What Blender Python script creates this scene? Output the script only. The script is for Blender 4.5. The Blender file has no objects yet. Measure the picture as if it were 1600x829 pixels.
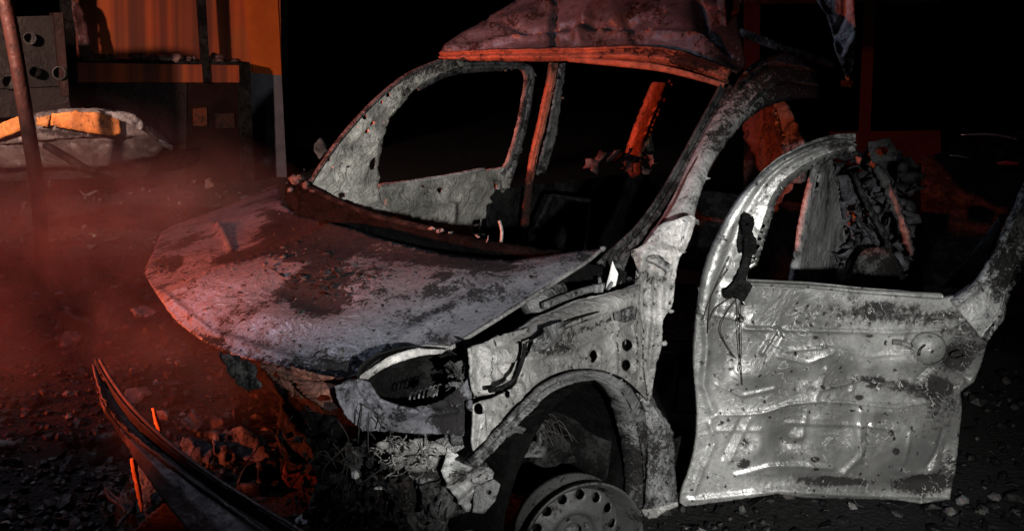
import bpy, bmesh, math, random
import numpy as np
from mathutils import Vector, noise, geometry, Matrix

# ------------------------------------------------------------------ scene, camera, lights
S = bpy.context.scene
COL = S.collection
W, H, FPX = 1600.0, 829.0, 1434.42
CAM = Vector((2.26123, 2.04664, 1.6143))
FW = Vector((-0.80777205, -0.5513205, -0.20868643)).normalized()
RT = Vector((-0.57324033, 0.81719016, 0.05996472)).normalized()
UP = RT.cross(FW).normalized()
RT = FW.cross(UP).normalized()
cam_d = bpy.data.cameras.new('camera')
cam_o = bpy.data.objects.new('camera', cam_d)
COL.objects.link(cam_o)
cam_o.matrix_world = Matrix.Translation(CAM) @ Matrix((RT, UP, -FW)).transposed().to_4x4()
cam_d.sensor_width = 36
cam_d.lens = 36 * FPX / W
cam_d.clip_end = 400
S.camera = cam_o
S.view_settings.view_transform = 'Standard'
S.view_settings.look = 'None'
S.view_settings.exposure = 0
S.view_settings.gamma = 1
S.render.engine = 'CYCLES'
S.cycles.max_bounces = 5
S.cycles.diffuse_bounces = 2
S.cycles.glossy_bounces = 2
S.cycles.volume_bounces = 0
S.cycles.use_denoising = True
S.cycles.volume_step_rate = 2.0

SUN_EL, SUN_ROT = math.radians(-8), math.radians(40)
wd = bpy.data.worlds.new('World'); S.world = wd; wd.use_nodes = True
wn = wd.node_tree.nodes; wl = wd.node_tree.links
bgn = wn['Background']
sky = wn.new('ShaderNodeTexSky'); sky.sky_type = 'NISHITA'; sky.sun_disc = False
sky.sun_elevation = SUN_EL; sky.sun_rotation = SUN_ROT
wl.new(sky.outputs[0], bgn.inputs[0]); bgn.inputs[1].default_value = 0.0015


def V(*a): return Vector(a)
def ray(px, py):
    return (FW + RT * ((px - W / 2) / FPX) - UP * ((py - H / 2) / FPX)).normalized()
def at(px, py, d): return CAM + ray(px, py) * d
def onax(px, py, ax, v):
    r = ray(px, py); return CAM + r * ((v - CAM[ax]) / r[ax])
def onz(px, py, z): return onax(px, py, 2, z)
def ony(px, py, y): return onax(px, py, 1, y)

def lamp(name, kind, loc, target, power, color, size=0.1, spot=None, blend=0.6):
    d = bpy.data.lights.new(name, kind); d.energy = power; d.color = color
    if kind == 'AREA': d.size = size
    else: d.shadow_soft_size = size
    if kind == 'SPOT': d.spot_size = math.radians(spot); d.spot_blend = blend
    o = bpy.data.objects.new(name, d); COL.objects.link(o); o.location = loc
    o.rotation_euler = (Vector(target) - Vector(loc)).to_track_quat('-Z', 'Y').to_euler()
    return o

# hand torch beside the camera, emergency red lamp on the left, cool street light above
wl_ = lamp('work_lamp', 'SPOT', CAM + RT * 0.50 - UP * 0.22 - FW * 0.1, at(1030, 520, 2.6), 560, (1.0, 0.99, 0.96), 0.025, 36, 0.9)
wl_.scale = (2.0, 1, 1)
wl_.rotation_euler = (wl_.rotation_euler.to_matrix() @ Matrix.Rotation(math.radians(-19), 3, 'Z')).to_euler()
lamp('red_beacon', 'SPOT', (3.6, -1.25, 1.3), (-0.05, -0.66, 0.98), 2500, (1.0, 0.14, 0.05), 0.06, 37, 1.0)
lamp('wall_fill', 'SPOT', (1.6, -3.6, 2.3), at(230, 70, 10), 1700, (1.0, 0.62, 0.50), 0.1, 62, 0.9)  # added unseen lamp that brightens the wall and the second wreck
lamp('smoke_fill', 'SPOT', (2.3, -2.9, 0.8), onz(120, 420, 0.55), 520, (1.0, 0.085, 0.022), 0.1, 48, 1.0)  # added unseen red lamp that colours the smoke
lamp('street_light', 'AREA', (1.2, -2.6, 3.9), (-0.5, 0, 1.2), 32, (0.70, 0.78, 1.0), 0.5)

# ------------------------------------------------------------------ materials
def nt(mat):
    mat.use_nodes = True
    t = mat.node_tree; t.nodes.clear()
    out = t.nodes.new('ShaderNodeOutputMaterial')
    return t, out
MATS = {}
def burnt(name, base, soot_shade=(0.012, 0.011, 0.011), amt=0.45, scale=1.0, rust=0.0, rough=0.62, bump=0.5, metallic=0.15,
          contour=0.35, rustcol=(0.16, 0.055, 0.025), seed=0.0, speck=0.5, spec=0.4, var=0.8, cloud=0.6, soft=0.0):
    if name in MATS: return MATS[name]
    m = bpy.data.materials.new(name); MATS[name] = m
    t, out = nt(m); N = t.nodes.new; L = t.links.new
    tc = N('ShaderNodeTexCoord'); mp = N('ShaderNodeMapping'); mp.inputs['Location'].default_value = (seed * 3.1, seed * 1.7, seed)
    L(tc.outputs['Object'], mp.inputs[0])
    def noi(sc, det=8, rg=0.6, dist=0.0):
        n = N('ShaderNodeTexNoise'); n.inputs['Scale'].default_value = sc * scale; n.inputs['Detail'].default_value = det
        n.inputs['Roughness'].default_value = rg; n.inputs['Distortion'].default_value = dist
        L(mp.outputs[0], n.inputs[0]); return n
    def mth(op, a, b=None):
        n = N('ShaderNodeMath'); n.operation = op
        for i, x in enumerate((a, b)):
            if x is None: continue
            if isinstance(x, (int, float)): n.inputs[i].default_value = x
            else: L(x, n.inputs[i])
        return n.outputs[0]
    def rng(x, a, b, c=0.0, d=1.0, smooth=True):
        n = N('ShaderNodeMapRange'); n.clamp = True
        if smooth: n.interpolation_type = 'SMOOTHSTEP'
        L(x, n.inputs[0])
        for i, v in enumerate((a, b, c, d)): n.inputs[i + 1].default_value = v
        return n.outputs[0]
    def mix(f, a, b, blend='MIX'):
        n = N('ShaderNodeMix'); n.data_type = 'RGBA'; n.blend_type = blend
        if isinstance(f, (int, float)): n.inputs[0].default_value = f
        else: L(f, n.inputs[0])
        for i, x in ((6, a), (7, b)):
            if isinstance(x, tuple): n.inputs[i].default_value = (*x, 1)
            else: L(x, n.inputs[i])
        return n.outputs[2]
    big = noi(2.6, 10, 0.66, 0.5); mid = noi(13, 10, 0.72, 0.7); fine = noi(75, 6, 0.75, 0.2); med = noi(6.5, 5, 0.5, 1.4)
    wr = noi(5.0, 4, 0.55, 0.8); wr2 = noi(19, 5, 0.6, 0.5)
    def ridged(x, w): return rng(mth('ABSOLUTE', mth('SUBTRACT', x, 0.5)), 0.0, w, 1, 0, False)
    rd1 = ridged(wr.outputs['Fac'], 0.11); rd2 = ridged(wr2.outputs['Fac'], 0.13)
    vo = N('ShaderNodeTexVoronoi'); vo.feature = 'DISTANCE_TO_EDGE'; vo.inputs['Scale'].default_value = 17 * scale
    add = N('ShaderNodeVectorMath'); add.operation = 'ADD'; L(mp.outputs[0], add.inputs[0])
    wm = N('ShaderNodeVectorMath'); wm.operation = 'SCALE'; wm.inputs['Scale'].default_value = 0.34 / scale
    L(mid.outputs['Color'], wm.inputs[0]); L(wm.outputs[0], add.inputs[1]); L(add.outputs[0], vo.inputs['Vector'])
    crack = rng(vo.outputs['Distance'], 0.0, 0.018, 1, 0)
    crack = mth('MULTIPLY', crack, rng(big.outputs['Fac'], 0.50, 0.58))
    # isolines of warped noise: wrinkled, blistered paint
    iso = mth('FRACT', mth('MULTIPLY', mth('ADD', med.outputs['Fac'], mth('MULTIPLY', wr2.outputs['Fac'], 0.35)), 9.0))
    isol = rng(mth('ABSOLUTE', mth('SUBTRACT', iso, 0.5)), 0.0, 0.07, 1, 0)
    isol = mth('MULTIPLY', isol, rng(mid.outputs['Fac'], 0.47, 0.6))
    # colours
    tone = mth('ADD', mth('MULTIPLY', mid.outputs['Fac'], 0.6), mth('MULTIPLY', big.outputs['Fac'], 0.4))
    c = mix(rng(tone, 0.36, 0.66), tuple(min(0.9, x * (1 + .35 * var)) for x in base), tuple(x * (1 - .58 * var) for x in base))
    c = mix(rng(fine.outputs['Fac'], 0.46, 0.72, 0, 0.6), c, tuple(x * 0.35 for x in base))
    cl = noi(1.7, 5, 0.6, 0.8)
    c = mix(rng(cl.outputs['Fac'], 0.40, 0.62, cloud, 0), c, tuple(x * .32 for x in base))
    ht = N('ShaderNodeAttribute'); ht.attribute_name = 'painted_glow'
    c = mix(rng(mth('MULTIPLY', ht.outputs['Fac'], mth('ADD', .1, mth('MULTIPLY', mid.outputs['Fac'], 1.3))), .25, .9), c, (.34, .12, .045))  # masked areas get orange lamp light mixed into the colour
    if rust > 0:
        rn = noi(4.3, 9, 0.72, 1.0)
        c = mix(rng(rn.outputs['Fac'], 0.66 - rust * 0.25, 0.72 - rust * 0.1, 0, 0.85), c, rustcol)
    at_ = N('ShaderNodeAttribute'); at_.attribute_name = 'soot_shade'
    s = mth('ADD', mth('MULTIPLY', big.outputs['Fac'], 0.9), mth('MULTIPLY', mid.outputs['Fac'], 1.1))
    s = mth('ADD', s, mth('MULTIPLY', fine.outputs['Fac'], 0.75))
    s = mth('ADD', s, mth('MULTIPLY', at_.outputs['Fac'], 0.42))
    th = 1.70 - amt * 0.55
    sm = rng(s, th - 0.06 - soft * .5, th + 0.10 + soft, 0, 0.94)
    c = mix(mth('MULTIPLY', mth('MINIMUM', at_.outputs['Fac'], 1.0), 0.5), c, tuple(x * .3 for x in base))  # smooth darkening by the mask, for stains and painted shade alike
    c = mix(sm, c, soot_shade)
    c = mix(mth('MULTIPLY', isol, contour), c, tuple(x * 1.6 for x in base))
    c = mix(mth('MULTIPLY', crack, 0.9), c, soot_shade)
    sp = noi(55, 2, 0.5, 0.0)
    c = mix(rng(sp.outputs['Fac'], 0.70 - 0.06 * speck, 0.73, 0, 0.92), c, soot_shade)
    p = N('ShaderNodeBsdfPrincipled'); L(c, p.inputs['Base Color'])
    L(rng(sm, 0, .6, metallic, 0), p.inputs['Metallic']); L(rng(sm, 0, 1, spec, spec * .2), p.inputs['Specular IOR Level'])
    rr_ = rng(tone, 0.35, 0.68, rough - 0.2, min(1, rough + 0.25))
    rr_ = mth('MAXIMUM', rr_, mth('MULTIPLY', sm, 0.85)); L(rr_, p.inputs['Roughness'])
    # bump: sharp wrinkles, blisters, grit
    h = mth('MULTIPLY', mid.outputs['Fac'], 0.22)
    h = mth('ADD', h, mth('MULTIPLY', fine.outputs['Fac'], 0.16))
    h = mth('ADD', h, mth('MULTIPLY', rd1, 0.26))
    h = mth('ADD', h, mth('MULTIPLY', rd2, 0.10))
    h = mth('ADD', h, mth('MULTIPLY', isol, 0.12))
    h = mth('SUBTRACT', h, mth('MULTIPLY', crack, 0.3)); h = mth('SUBTRACT', h, mth('MULTIPLY', sm, 0.10))
    b = N('ShaderNodeBump'); b.inputs['Strength'].default_value = bump; b.inputs['Distance'].default_value = 0.022
    L(h, b.inputs['Height']); L(b.outputs[0], p.inputs['Normal'])
    L(p.outputs[0], out.inputs[0])
    return m

def plain(name, col, rough=0.6, metallic=0.0, var=0.25, scale=12, bump=0.3, emit=0):
    if name in MATS: return MATS[name]
    m = bpy.data.materials.new(name); MATS[name] = m
    t, out = nt(m); N = t.nodes.new; L = t.links.new
    tc = N('ShaderNodeTexCoord'); n = N('ShaderNodeTexNoise'); n.inputs['Scale'].default_value = scale
    n.inputs['Detail'].default_value = 8; n.inputs['Roughness'].default_value = 0.65
    L(tc.outputs['Object'], n.inputs[0])
    mx = N('ShaderNodeMix'); mx.data_type = 'RGBA'
    mr = N('ShaderNodeMapRange'); mr.inputs[1].default_value = 0.35; mr.inputs[2].default_value = 0.68
    L(n.outputs['Fac'], mr.inputs[0]); L(mr.outputs[0], mx.inputs[0])
    mx.inputs[6].default_value = (*[x * (1 - var) for x in col], 1); mx.inputs[7].default_value = (*[min(1, x * (1 + var)) for x in col], 1)
    p = N('ShaderNodeBsdfPrincipled'); L(mx.outputs[2], p.inputs['Base Color'])
    p.inputs['Roughness'].default_value = rough; p.inputs['Metallic'].default_value = metallic; p.inputs['Specular IOR Level'].default_value = .08 if rough > .55 else .4
    b = N('ShaderNodeBump'); b.inputs['Strength'].default_value = bump; b.inputs['Distance'].default_value = 0.02
    L(n.outputs['Fac'], b.inputs['Height']); L(b.outputs[0], p.inputs['Normal'])
    L(p.outputs[0], out.inputs[0])
    return m

ASH = burnt('ashen_steel', (0.48, 0.47, 0.45), cloud=.9, var=1.0, speck=1.2, amt=0.34, bump=0.8, contour=0.5, metallic=.25, rough=.5)
DOORM = burnt('scorched_door_steel', (0.52, 0.52, 0.505), amt=0.26, scale=0.8, bump=0.3, contour=0.5, seed=2, speck=1.2, metallic=.5, rough=.44, var=1.0, cloud=1.0, soft=.14)
INNER = burnt('ashen_inner_panel', (0.60, 0.58, 0.52), cloud=.9, var=1.0, speck=1.1, amt=0.25, scale=1.6, bump=1.0, contour=0.8, seed=5, metallic=.1)
PILM = burnt('ashen_pillar_steel', (0.42, 0.42, 0.415), speck=1.2, var=1.0, amt=0.4, scale=1.2, bump=0.7, contour=0.5, seed=4, metallic=.25, rough=.5)
HOODM = burnt('scorched_hood_steel', (0.27, 0.265, 0.29), amt=0.50, scale=1.4, bump=0.35, contour=0.15, rust=0.3, rustcol=(0.10, 0.06, 0.055), seed=7, cloud=.35, metallic=0.45, rough=0.45, speck=1.4, var=.5)
ROOFM = burnt('scorched_roof_steel', (0.10, 0.103, 0.118), amt=0.38, scale=1.1, bump=0.3, contour=0.2, rust=0.3, rustcol=(.2, .07, .03), seed=9, metallic=0.3, rough=.5, var=.5)
DARK = burnt('sooty_steel', (0.09, 0.09, 0.09), amt=0.6, scale=1.3, bump=0.9, contour=0.3, seed=11)
BLACK = burnt('charred_metal', (0.018, 0.018, 0.018), soot_shade=(.006, .006, .006), amt=0.6, scale=1.2, bump=0.8, contour=0.15, seed=12, metallic=0, spec=.08, rough=.8)
MIDG = burnt('dull_grey_steel', (0.22, 0.22, 0.222), amt=0.5, scale=1.4, bump=0.9, contour=0.5, seed=13, metallic=.25, rough=.5)
RUSTM = burnt('rusty_brown_plastic', (0.085, 0.05, 0.045), amt=0.2, scale=1.0, bump=0.45, contour=0.05, seed=14, metallic=0.0, rough=0.5)
ORANGE = burnt('peeling_orange_paint', (0.62, 0.25, 0.06), amt=0.2, scale=1.2, bump=0.4, contour=0.1, seed=15, metallic=0)
RIMM = burnt('grey_wheel_steel', (0.10, 0.10, 0.098), amt=0.32, scale=0.9, bump=0.25, contour=0.1, seed=17, rough=.5)
LAMPLIT = burnt('lamplit_steel', (0.30, 0.125, 0.075), amt=0.30, scale=1.3, bump=0.7, contour=0.3, seed=19, metallic=.1, rough=.6)  # orange base carries the red lamp's light on header and far pillars
DEEP = burnt('deep_soot', (0.006, 0.006, 0.006), soot_shade=(.003, .003, .003), amt=0.5, bump=0.8, contour=0.1, metallic=0, spec=.03, rough=.9)
WIRE = plain('bare_wire', (0.30, 0.29, 0.28), 0.5, 0.5)
DWIRE = plain('burnt_wire', (0.04, 0.038, 0.036), 0.7, 0.1)

# ------------------------------------------------------------------ object helpers
def root(name, loc, label, cat, group=None):
    o = bpy.data.objects.new(name, None); COL.objects.link(o); o.location = loc
    o['label'] = label; o['category'] = cat
    if group: o['group'] = group
    o.empty_display_size = 0.2
    return o
def worldloc(o):
    v = Vector((0, 0, 0))
    while o is not None: v += Vector(o.location); o = o.parent
    return v
def mk(name, verts, faces, mat, parent=None, origin=None, smooth=True, label=None, cat=None, group=None, kind=None, solid=None, offset=-1.0, attr=None):
    me = bpy.data.meshes.new(name)
    base = worldloc(parent) if parent is not None else Vector(origin or (0, 0, 0))
    me.from_pydata([tuple(Vector(v) - base) for v in verts], [], faces)
    if mat: me.materials.append(mat)
    if smooth:
        me.polygons.foreach_set('use_smooth', [True] * len(me.polygons))
    if attr is not None:
        a = me.attributes.new('soot_shade', 'FLOAT', 'POINT'); a.data.foreach_set('value', [float(x) for x in attr])
    me.update()
    o = bpy.data.objects.new(name, me); COL.objects.link(o)
    if parent is not None: o.parent = parent
    else: o.location = base
    if solid:
        md = o.modifiers.new('thickness', 'SOLIDIFY'); md.thickness = solid; md.offset = offset
    if label: o['label'] = label
    if cat: o['category'] = cat
    if group: o['group'] = group
    if kind: o['kind'] = kind
    return o

def facing(B, T, tilt=0.0):
    """plane holding the line B-T and facing the camera side; (point, normal)"""
    B = Vector(B); T = Vector(T); a = (T - B).normalized(); m = (B + T) / 2
    n = (CAM - m); n = (n - a * n.dot(a)).normalized()
    if tilt: n = Matrix.Rotation(tilt, 3, a) @ n
    return (m, n)
def plane3(a, b, c):
    a, b, c = Vector(a), Vector(b), Vector(c)
    n = (b - a).cross(c - a).normalized()
    if n.dot(CAM - a) < 0: n = -n
    return (a, n)
def hit(px, py, pl, off=0.0, bulge=None):
    P, n = pl; r = ray(px, py)
    den = r.dot(n)
    if abs(den) < 0.02: den = -0.02
    t = ((P - CAM).dot(n) + off) / den
    q = CAM + r * t
    if bulge:
        for _ in range(7):
            h = off + bulge(q)
            t2 = ((P - CAM).dot(n) + h) / den
            t = t * 0.3 + t2 * 0.7
            q = CAM + r * t
    return q

def cr(pts, n=5, closed=False):
    """smooth curve through points"""
    out = []; k = len(pts)
    rngk = range(k if closed else k - 1)
    for i in rngk:
        p0 = pts[(i - 1) % k] if (closed or i > 0) else pts[i]
        p1 = pts[i]; p2 = pts[(i + 1) % k]
        p3 = pts[(i + 2) % k] if (closed or i + 2 < k) else p2
        for j in range(n):
            t = j / n
            out.append(tuple(0.5 * (2 * p1[d] + (p2[d] - p0[d]) * t + (2 * p0[d] - 5 * p1[d] + 4 * p2[d] - p3[d]) * t * t + (3 * p1[d] - p0[d] - 3 * p2[d] + p3[d]) * t ** 3) for d in range(len(p1))))
    if not closed: out.append(tuple(pts[-1]))
    return out
def dens(pts, step, closed=True, jit=0.0, seed=0):
    rnd = random.Random(seed); out = []
    k = len(pts)
    for i in range(k if closed else k - 1):
        a = pts[i]; b = pts[(i + 1) % k]
        d = math.hypot(b[0] - a[0], b[1] - a[1]); n = max(1, int(round(d / step)))
        for j in range(n):
            t = j / n
            x = a[0] + (b[0] - a[0]) * t; y = a[1] + (b[1] - a[1]) * t
            if jit:
                x += rnd.gauss(0, jit) * (1.0 if rnd.random() < 0.4 else 0.3); y += rnd.gauss(0, jit) * (1.0 if rnd.random() < 0.4 else 0.3)
            out.append((x, y))
    if not closed: out.append(tuple(pts[-1]))
    return out
def circ(cx, cy, rx, ry=None, ang=0, n=14):
    ry = ry or rx; a = math.radians(ang)
    return [(cx + rx * math.cos(t) * math.cos(a) - ry * math.sin(t) * math.sin(a), cy + rx * math.cos(t) * math.sin(a) + ry * math.sin(t) * math.cos(a)) for t in [2 * math.pi * i / n for i in range(n)]]

def inpoly(P, poly):
    x, y = P[:, 0], P[:, 1]; ins = np.zeros(len(P), bool)
    q = np.array(poly); n = len(q); j = n - 1
    for i in range(n):
        xi, yi = q[i]; xj, yj = q[j]
        c = ((yi > y) != (yj > y))
        with np.errstate(divide='ignore', invalid='ignore'):
            xx = (xj - xi) * (y - yi) / (yj - yi + 1e-12) + xi
        ins ^= c & (x < xx); j = i
    return ins
def dpoly(P, line, closed=False):
    """distance of points to a polyline"""
    q = np.array(line, float); d = np.full(len(P), 1e9)
    k = len(q)
    for i in range(k if closed else k - 1):
        a = q[i]; b = q[(i + 1) % k]; ab = b - a; L = (ab ** 2).sum() + 1e-9
        t = np.clip(((P - a) @ ab) / L, 0, 1)
        dd = np.hypot(*(P - a - t[:, None] * ab).T)
        d = np.minimum(d, dd)
    return d

def nz(q, sc, seed=0, oct=4):
    return noise.fractal(Vector((q.x * sc + seed, q.y * sc + seed * 1.3, q.z * sc - seed)), 0.9, 2.1, oct, noise_basis='PERLIN_ORIGINAL')

def sheet(name, outline, pl, mat, parent=None, holes=(), step=5.0, jit=0.35, bulge=None, ridges=(), bumps=(), soot_shade=(), wob=0.004, wobs=7, fine=0.0007, painted_glow=(),
          thick=0.004, off=0.0, seed=0, hem=None, **kw):
    """a pressed-metal panel: its outline and holes are given as the directions they are seen in, meshed densely, laid on the
    surface pl (+bulge) at its real place, then embossed with ridges, dents and crumples."""
    ol = dens(outline, step, True, jit, seed)
    hs = [dens(h, step, True, jit * 0.4, seed + 1) for h in holes]
    A = np.array(ol); x0, y0 = A.min(0); x1, y1 = A.max(0)
    rs = np.random.RandomState(seed + 5)
    gx, gy = np.meshgrid(np.arange(x0 + step / 2, x1, step), np.arange(y0 + step / 2, y1, step * 0.88))
    gx = gx + (np.arange(gx.shape[0]) % 2)[:, None] * step / 2
    G = np.stack([gx.ravel(), gy.ravel()], 1); G += rs.uniform(-step * .18, step * .18, G.shape)
    k = inpoly(G, ol) & (dpoly(G, ol, True) > step * 0.5)
    for h in hs: k &= ~inpoly(G, h) & (dpoly(G, h, True) > step * 0.45)
    G = G[k]
    pts = [Vector(p) for p in ol]; edges = [(i, (i + 1) % len(ol)) for i in range(len(ol))]
    for h in hs:
        b = len(pts); pts += [Vector(p) for p in h]; edges += [(b + i, b + (i + 1) % len(h)) for i in range(len(h))]
    pts += [Vector((float(a), float(b))) for a, b in G]
    v2, e2, f2, *_ = geometry.delaunay_2d_cdt(pts, edges, [], 0, 1e-4)
    P2 = np.array([(v.x, v.y) for v in v2])
    F = np.array([f for f in f2 if len(f) == 3])
    cen = P2[F].mean(1)
    k = inpoly(cen, ol)
    for h in hs: k &= ~inpoly(cen, h)
    F = F[k]
    used = np.unique(F); rem = -np.ones(len(P2), int); rem[used] = np.arange(len(used)); P2 = P2[used]; F = rem[F]
    dsp = np.zeros(len(P2))
    for r in ridges:
        ln, w, h = r[:3]
        d = dpoly(P2, ln); dsp += h * np.exp(-(d / w) ** 2)
    for (cx, cy, rx, ry, ang, h) in bumps:
        a = math.radians(ang); dx = P2[:, 0] - cx; dy = P2[:, 1] - cy
        u = (dx * math.cos(a) + dy * math.sin(a)) / rx; v = (-dx * math.sin(a) + dy * math.cos(a)) / ry
        dsp += h * np.exp(-(u * u + v * v))
    if hem:
        d = dpoly(P2, ol, True); dsp += hem[1] * np.exp(-(d / hem[0]) ** 2)
    so = np.zeros(len(P2))
    for (cx, cy, rx, ry, ang, h) in soot_shade:
        a = math.radians(ang); dx = P2[:, 0] - cx; dy = P2[:, 1] - cy
        u = (dx * math.cos(a) + dy * math.sin(a)) / rx; v = (-dx * math.sin(a) + dy * math.cos(a)) / ry
        so += h * np.exp(-(u * u + v * v) ** 2)
    he = np.zeros(len(P2))
    for (cx, cy, rx, ry, ang, h) in painted_glow:
        a = math.radians(ang); dx = P2[:, 0] - cx; dy = P2[:, 1] - cy
        u = (dx * math.cos(a) + dy * math.sin(a)) / rx; v = (-dx * math.sin(a) + dy * math.cos(a)) / ry
        he += h * np.exp(-(u * u + v * v))
    vs = []
    n = pl[1]
    for (x, y), d in zip(P2, dsp):
        q = hit(x, y, pl, off, bulge)
        q = q + n * (d + wob * nz(q, wobs, seed) + (fine * nz(q, wobs * 6, seed + 3, 3) if fine else 0))
        vs.append(q)
    fs = []
    for f in F:
        a, b, c = (vs[i] for i in f)
        nn = (b - a).cross(c - a)
        fs.append(tuple(int(i) for i in (f if nn.dot(CAM - a) > 0 else f[::-1])))
    o_ = mk(name, vs, fs, mat, parent, solid=thick, attr=so, **kw)
    if painted_glow:
        a = o_.data.attributes.new('painted_glow', 'FLOAT', 'POINT'); a.data.foreach_set('value', [float(x) for x in he])
    return o_

def resample(pts, n):
    P = np.array(pts, float); d = np.r_[0, np.cumsum(np.hypot(*np.diff(P[:, :2], axis=0).T))]
    t = np.linspace(0, d[-1], n)
    return [tuple(np.interp(ti, d, P[:, k]) for k in range(P.shape[1])) for ti in t]
def strip(name, left, right, pl, mat, parent=None, bulge=0.01, nl=None, nc=9, prof=None, wob=0.003, wobs=9, fine=0.001, thick=0.008, seed=0, jit=0.0, soot_shade=(), smoothc=True, depth2=None, **kw):
    """a long pressed section (pillar, rail, arch) between two edges, with a rounded or given cross profile. The second end may lie in another plane (depth2)."""
    if smoothc: left = cr(left, 6); right = cr(right, 6)
    nl = nl or max(10, int(sum(math.dist(left[i][:2], left[i + 1][:2]) for i in range(len(left) - 1)) / 4.5))
    L = resample(left, nl); R = resample(right, nl); vs = []; so = []
    rnd = random.Random(seed)
    for i in range(nl):
        s = i / (nl - 1)
        jl = rnd.gauss(0, jit); jr = rnd.gauss(0, jit)
        for j in range(nc):
            t = j / (nc - 1)
            x = L[i][0] + (R[i][0] - L[i][0]) * t + (jl * (1 - t) + jr * t); y = L[i][1] + (R[i][1] - L[i][1]) * t + (jr * t - jl * (1 - t)) * .5
            o = bulge * math.sin(math.pi * t) if prof is None else np.interp(t, [p[0] for p in prof], [p[1] for p in prof])
            q = hit(x, y, pl)
            if depth2 is not None:
                q2 = hit(x, y, depth2); q = q.lerp(q2, s)
            q = q + pl[1] * (o + wob * nz(q, wobs, seed) + fine * nz(q, wobs * 6, seed + 4, 3))
            vs.append(q)
            so.append(sum(h * math.exp(-(((x - cx) / rx) ** 2 + ((y - cy) / ry) ** 2)) for (cx, cy, rx, ry, _, h) in soot_shade))
    fs = []
    for i in range(nl - 1):
        for j in range(nc - 1):
            f = (i * nc + j, i * nc + j + 1, (i + 1) * nc + j + 1, (i + 1) * nc + j)
            a, b, c = vs[f[0]], vs[f[1]], vs[f[2]]
            fs.append(f if (b - a).cross(c - a).dot(CAM - a) > 0 else f[::-1])
    return mk(name, vs, fs, mat, parent, solid=thick, attr=so, **kw)

def tubeg(pts, rad, n=7, cap=True):
    """geometry of a tube through 3-D points; rad a number or list"""
    pts = [Vector(p) for p in pts]; vs = []; fs = []
    prev = None
    for i, p in enumerate(pts):
        a = (pts[min(i + 1, len(pts) - 1)] - pts[max(i - 1, 0)]).normalized()
        u = a.cross(Vector((0, 0, 1)) if abs(a.z) < 0.95 else Vector((1, 0, 0))).normalized() if prev is None else (prev - a * prev.dot(a)).normalized()
        prev = u; w = a.cross(u); r = rad[i] if isinstance(rad, (list, tuple)) else rad
        for k in range(n):
            t = 2 * math.pi * k / n; vs.append(p + (u * math.cos(t) + w * math.sin(t)) * r)
    for i in range(len(pts) - 1):
        for k in range(n):
            fs.append((i * n + k, i * n + (k + 1) % n, (i + 1) * n + (k + 1) % n, (i + 1) * n + k))
    if cap: fs.append(tuple(range(n))[::-1]); fs.append(tuple((len(pts) - 1) * n + k for k in range(n)))
    return vs, fs
class G:
    def __init__(s): s.v = []; s.f = []
    def add(s, vf):
        b = len(s.v); s.v += list(vf[0]); s.f += [tuple(i + b for i in f) for f in vf[1]]; return s
    def tube(s, pts, r, n=7): return s.add(tubeg(pts, r, n))
    def build(s, name, mat, parent=None, **kw): return mk(name, s.v, s.f, mat, parent, **kw)
def pxtube(pts, pl, r, off=0.0, n=7, smooth=True):
    if smooth: pts = cr(pts, 6)
    return tubeg([hit(x, y, pl, off) for x, y in pts], r, n)
def boxg(c, sx, sy, sz, rot=None, taper=0.0, bev=0.0):
    rot = rot or Matrix.Identity(3); vs = []
    for dz in (-1, 1):
        k = 1 - taper * (dz > 0)
        for dx, dy in ((-1, -1), (1, -1), (1, 1), (-1, 1)):
            vs.append(Vector(c) + rot @ Vector((dx * sx / 2 * k, dy * sy / 2 * k, dz * sz / 2)))
    return vs, [(3, 2, 1, 0), (4, 5, 6, 7), (0, 1, 5, 4), (1, 2, 6, 5), (2, 3, 7, 6), (3, 0, 4, 7)]
def grid3(fn, nu, nv):
    vs = [fn(i / (nu - 1), j / (nv - 1)) for i in range(nu) for j in range(nv)]
    fs = [(i * nv + j, (i + 1) * nv + j, (i + 1) * nv + j + 1, i * nv + j + 1) for i in range(nu - 1) for j in range(nv - 1)]
    return vs, fs
def shard(rnd, c, size, flat=0.35, n=3):
    """crumpled scrap of sheet metal"""
    R = Matrix.Rotation(rnd.uniform(0, 6.28), 3, 'Z') @ Matrix.Rotation(rnd.gauss(0, flat), 3, 'X') @ Matrix.Rotation(rnd.gauss(0, flat), 3, 'Y')
    sx = size * rnd.uniform(.5, 1); sy = size * rnd.uniform(.25, .8); cv = rnd.uniform(-1, 1); sd = rnd.uniform(0, 99)
    th = max(0.003, size * .05)
    def fn(side):
        def f(u, v):
            x = (u - .5) * sx; y = (v - .5) * sy
            w = Vector((x * 14 + sd, y * 14, sd))
            k = noise.noise(w) * size * .3 + cv * size * (u - .5) ** 2 * .7 + noise.noise(w * 2.7) * size * .1
            e = 1 + .35 * noise.noise(Vector((u * 5 + sd, v * 5, 1)))
            return Vector(c) + R @ Vector((x * e, y * e, k - side * th))
        return f
    m = n + 1
    a, fa = grid3(fn(0), m, m); b, fb = grid3(fn(1), m, m)
    fs = fa + [tuple(i + m * m for i in f[::-1]) for f in fb]
    rim = [i * m for i in range(m)] + [(m - 1) * m + j for j in range(1, m)] + [i * m + m - 1 for i in range(m - 2, -1, -1)] + [j for j in range(m - 2, 0, -1)]
    for i in range(len(rim)):
        p, q = rim[i], rim[(i + 1) % len(rim)]
        fs.append((q, p, p + m * m, q + m * m))
    return a + b, fs
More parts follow.
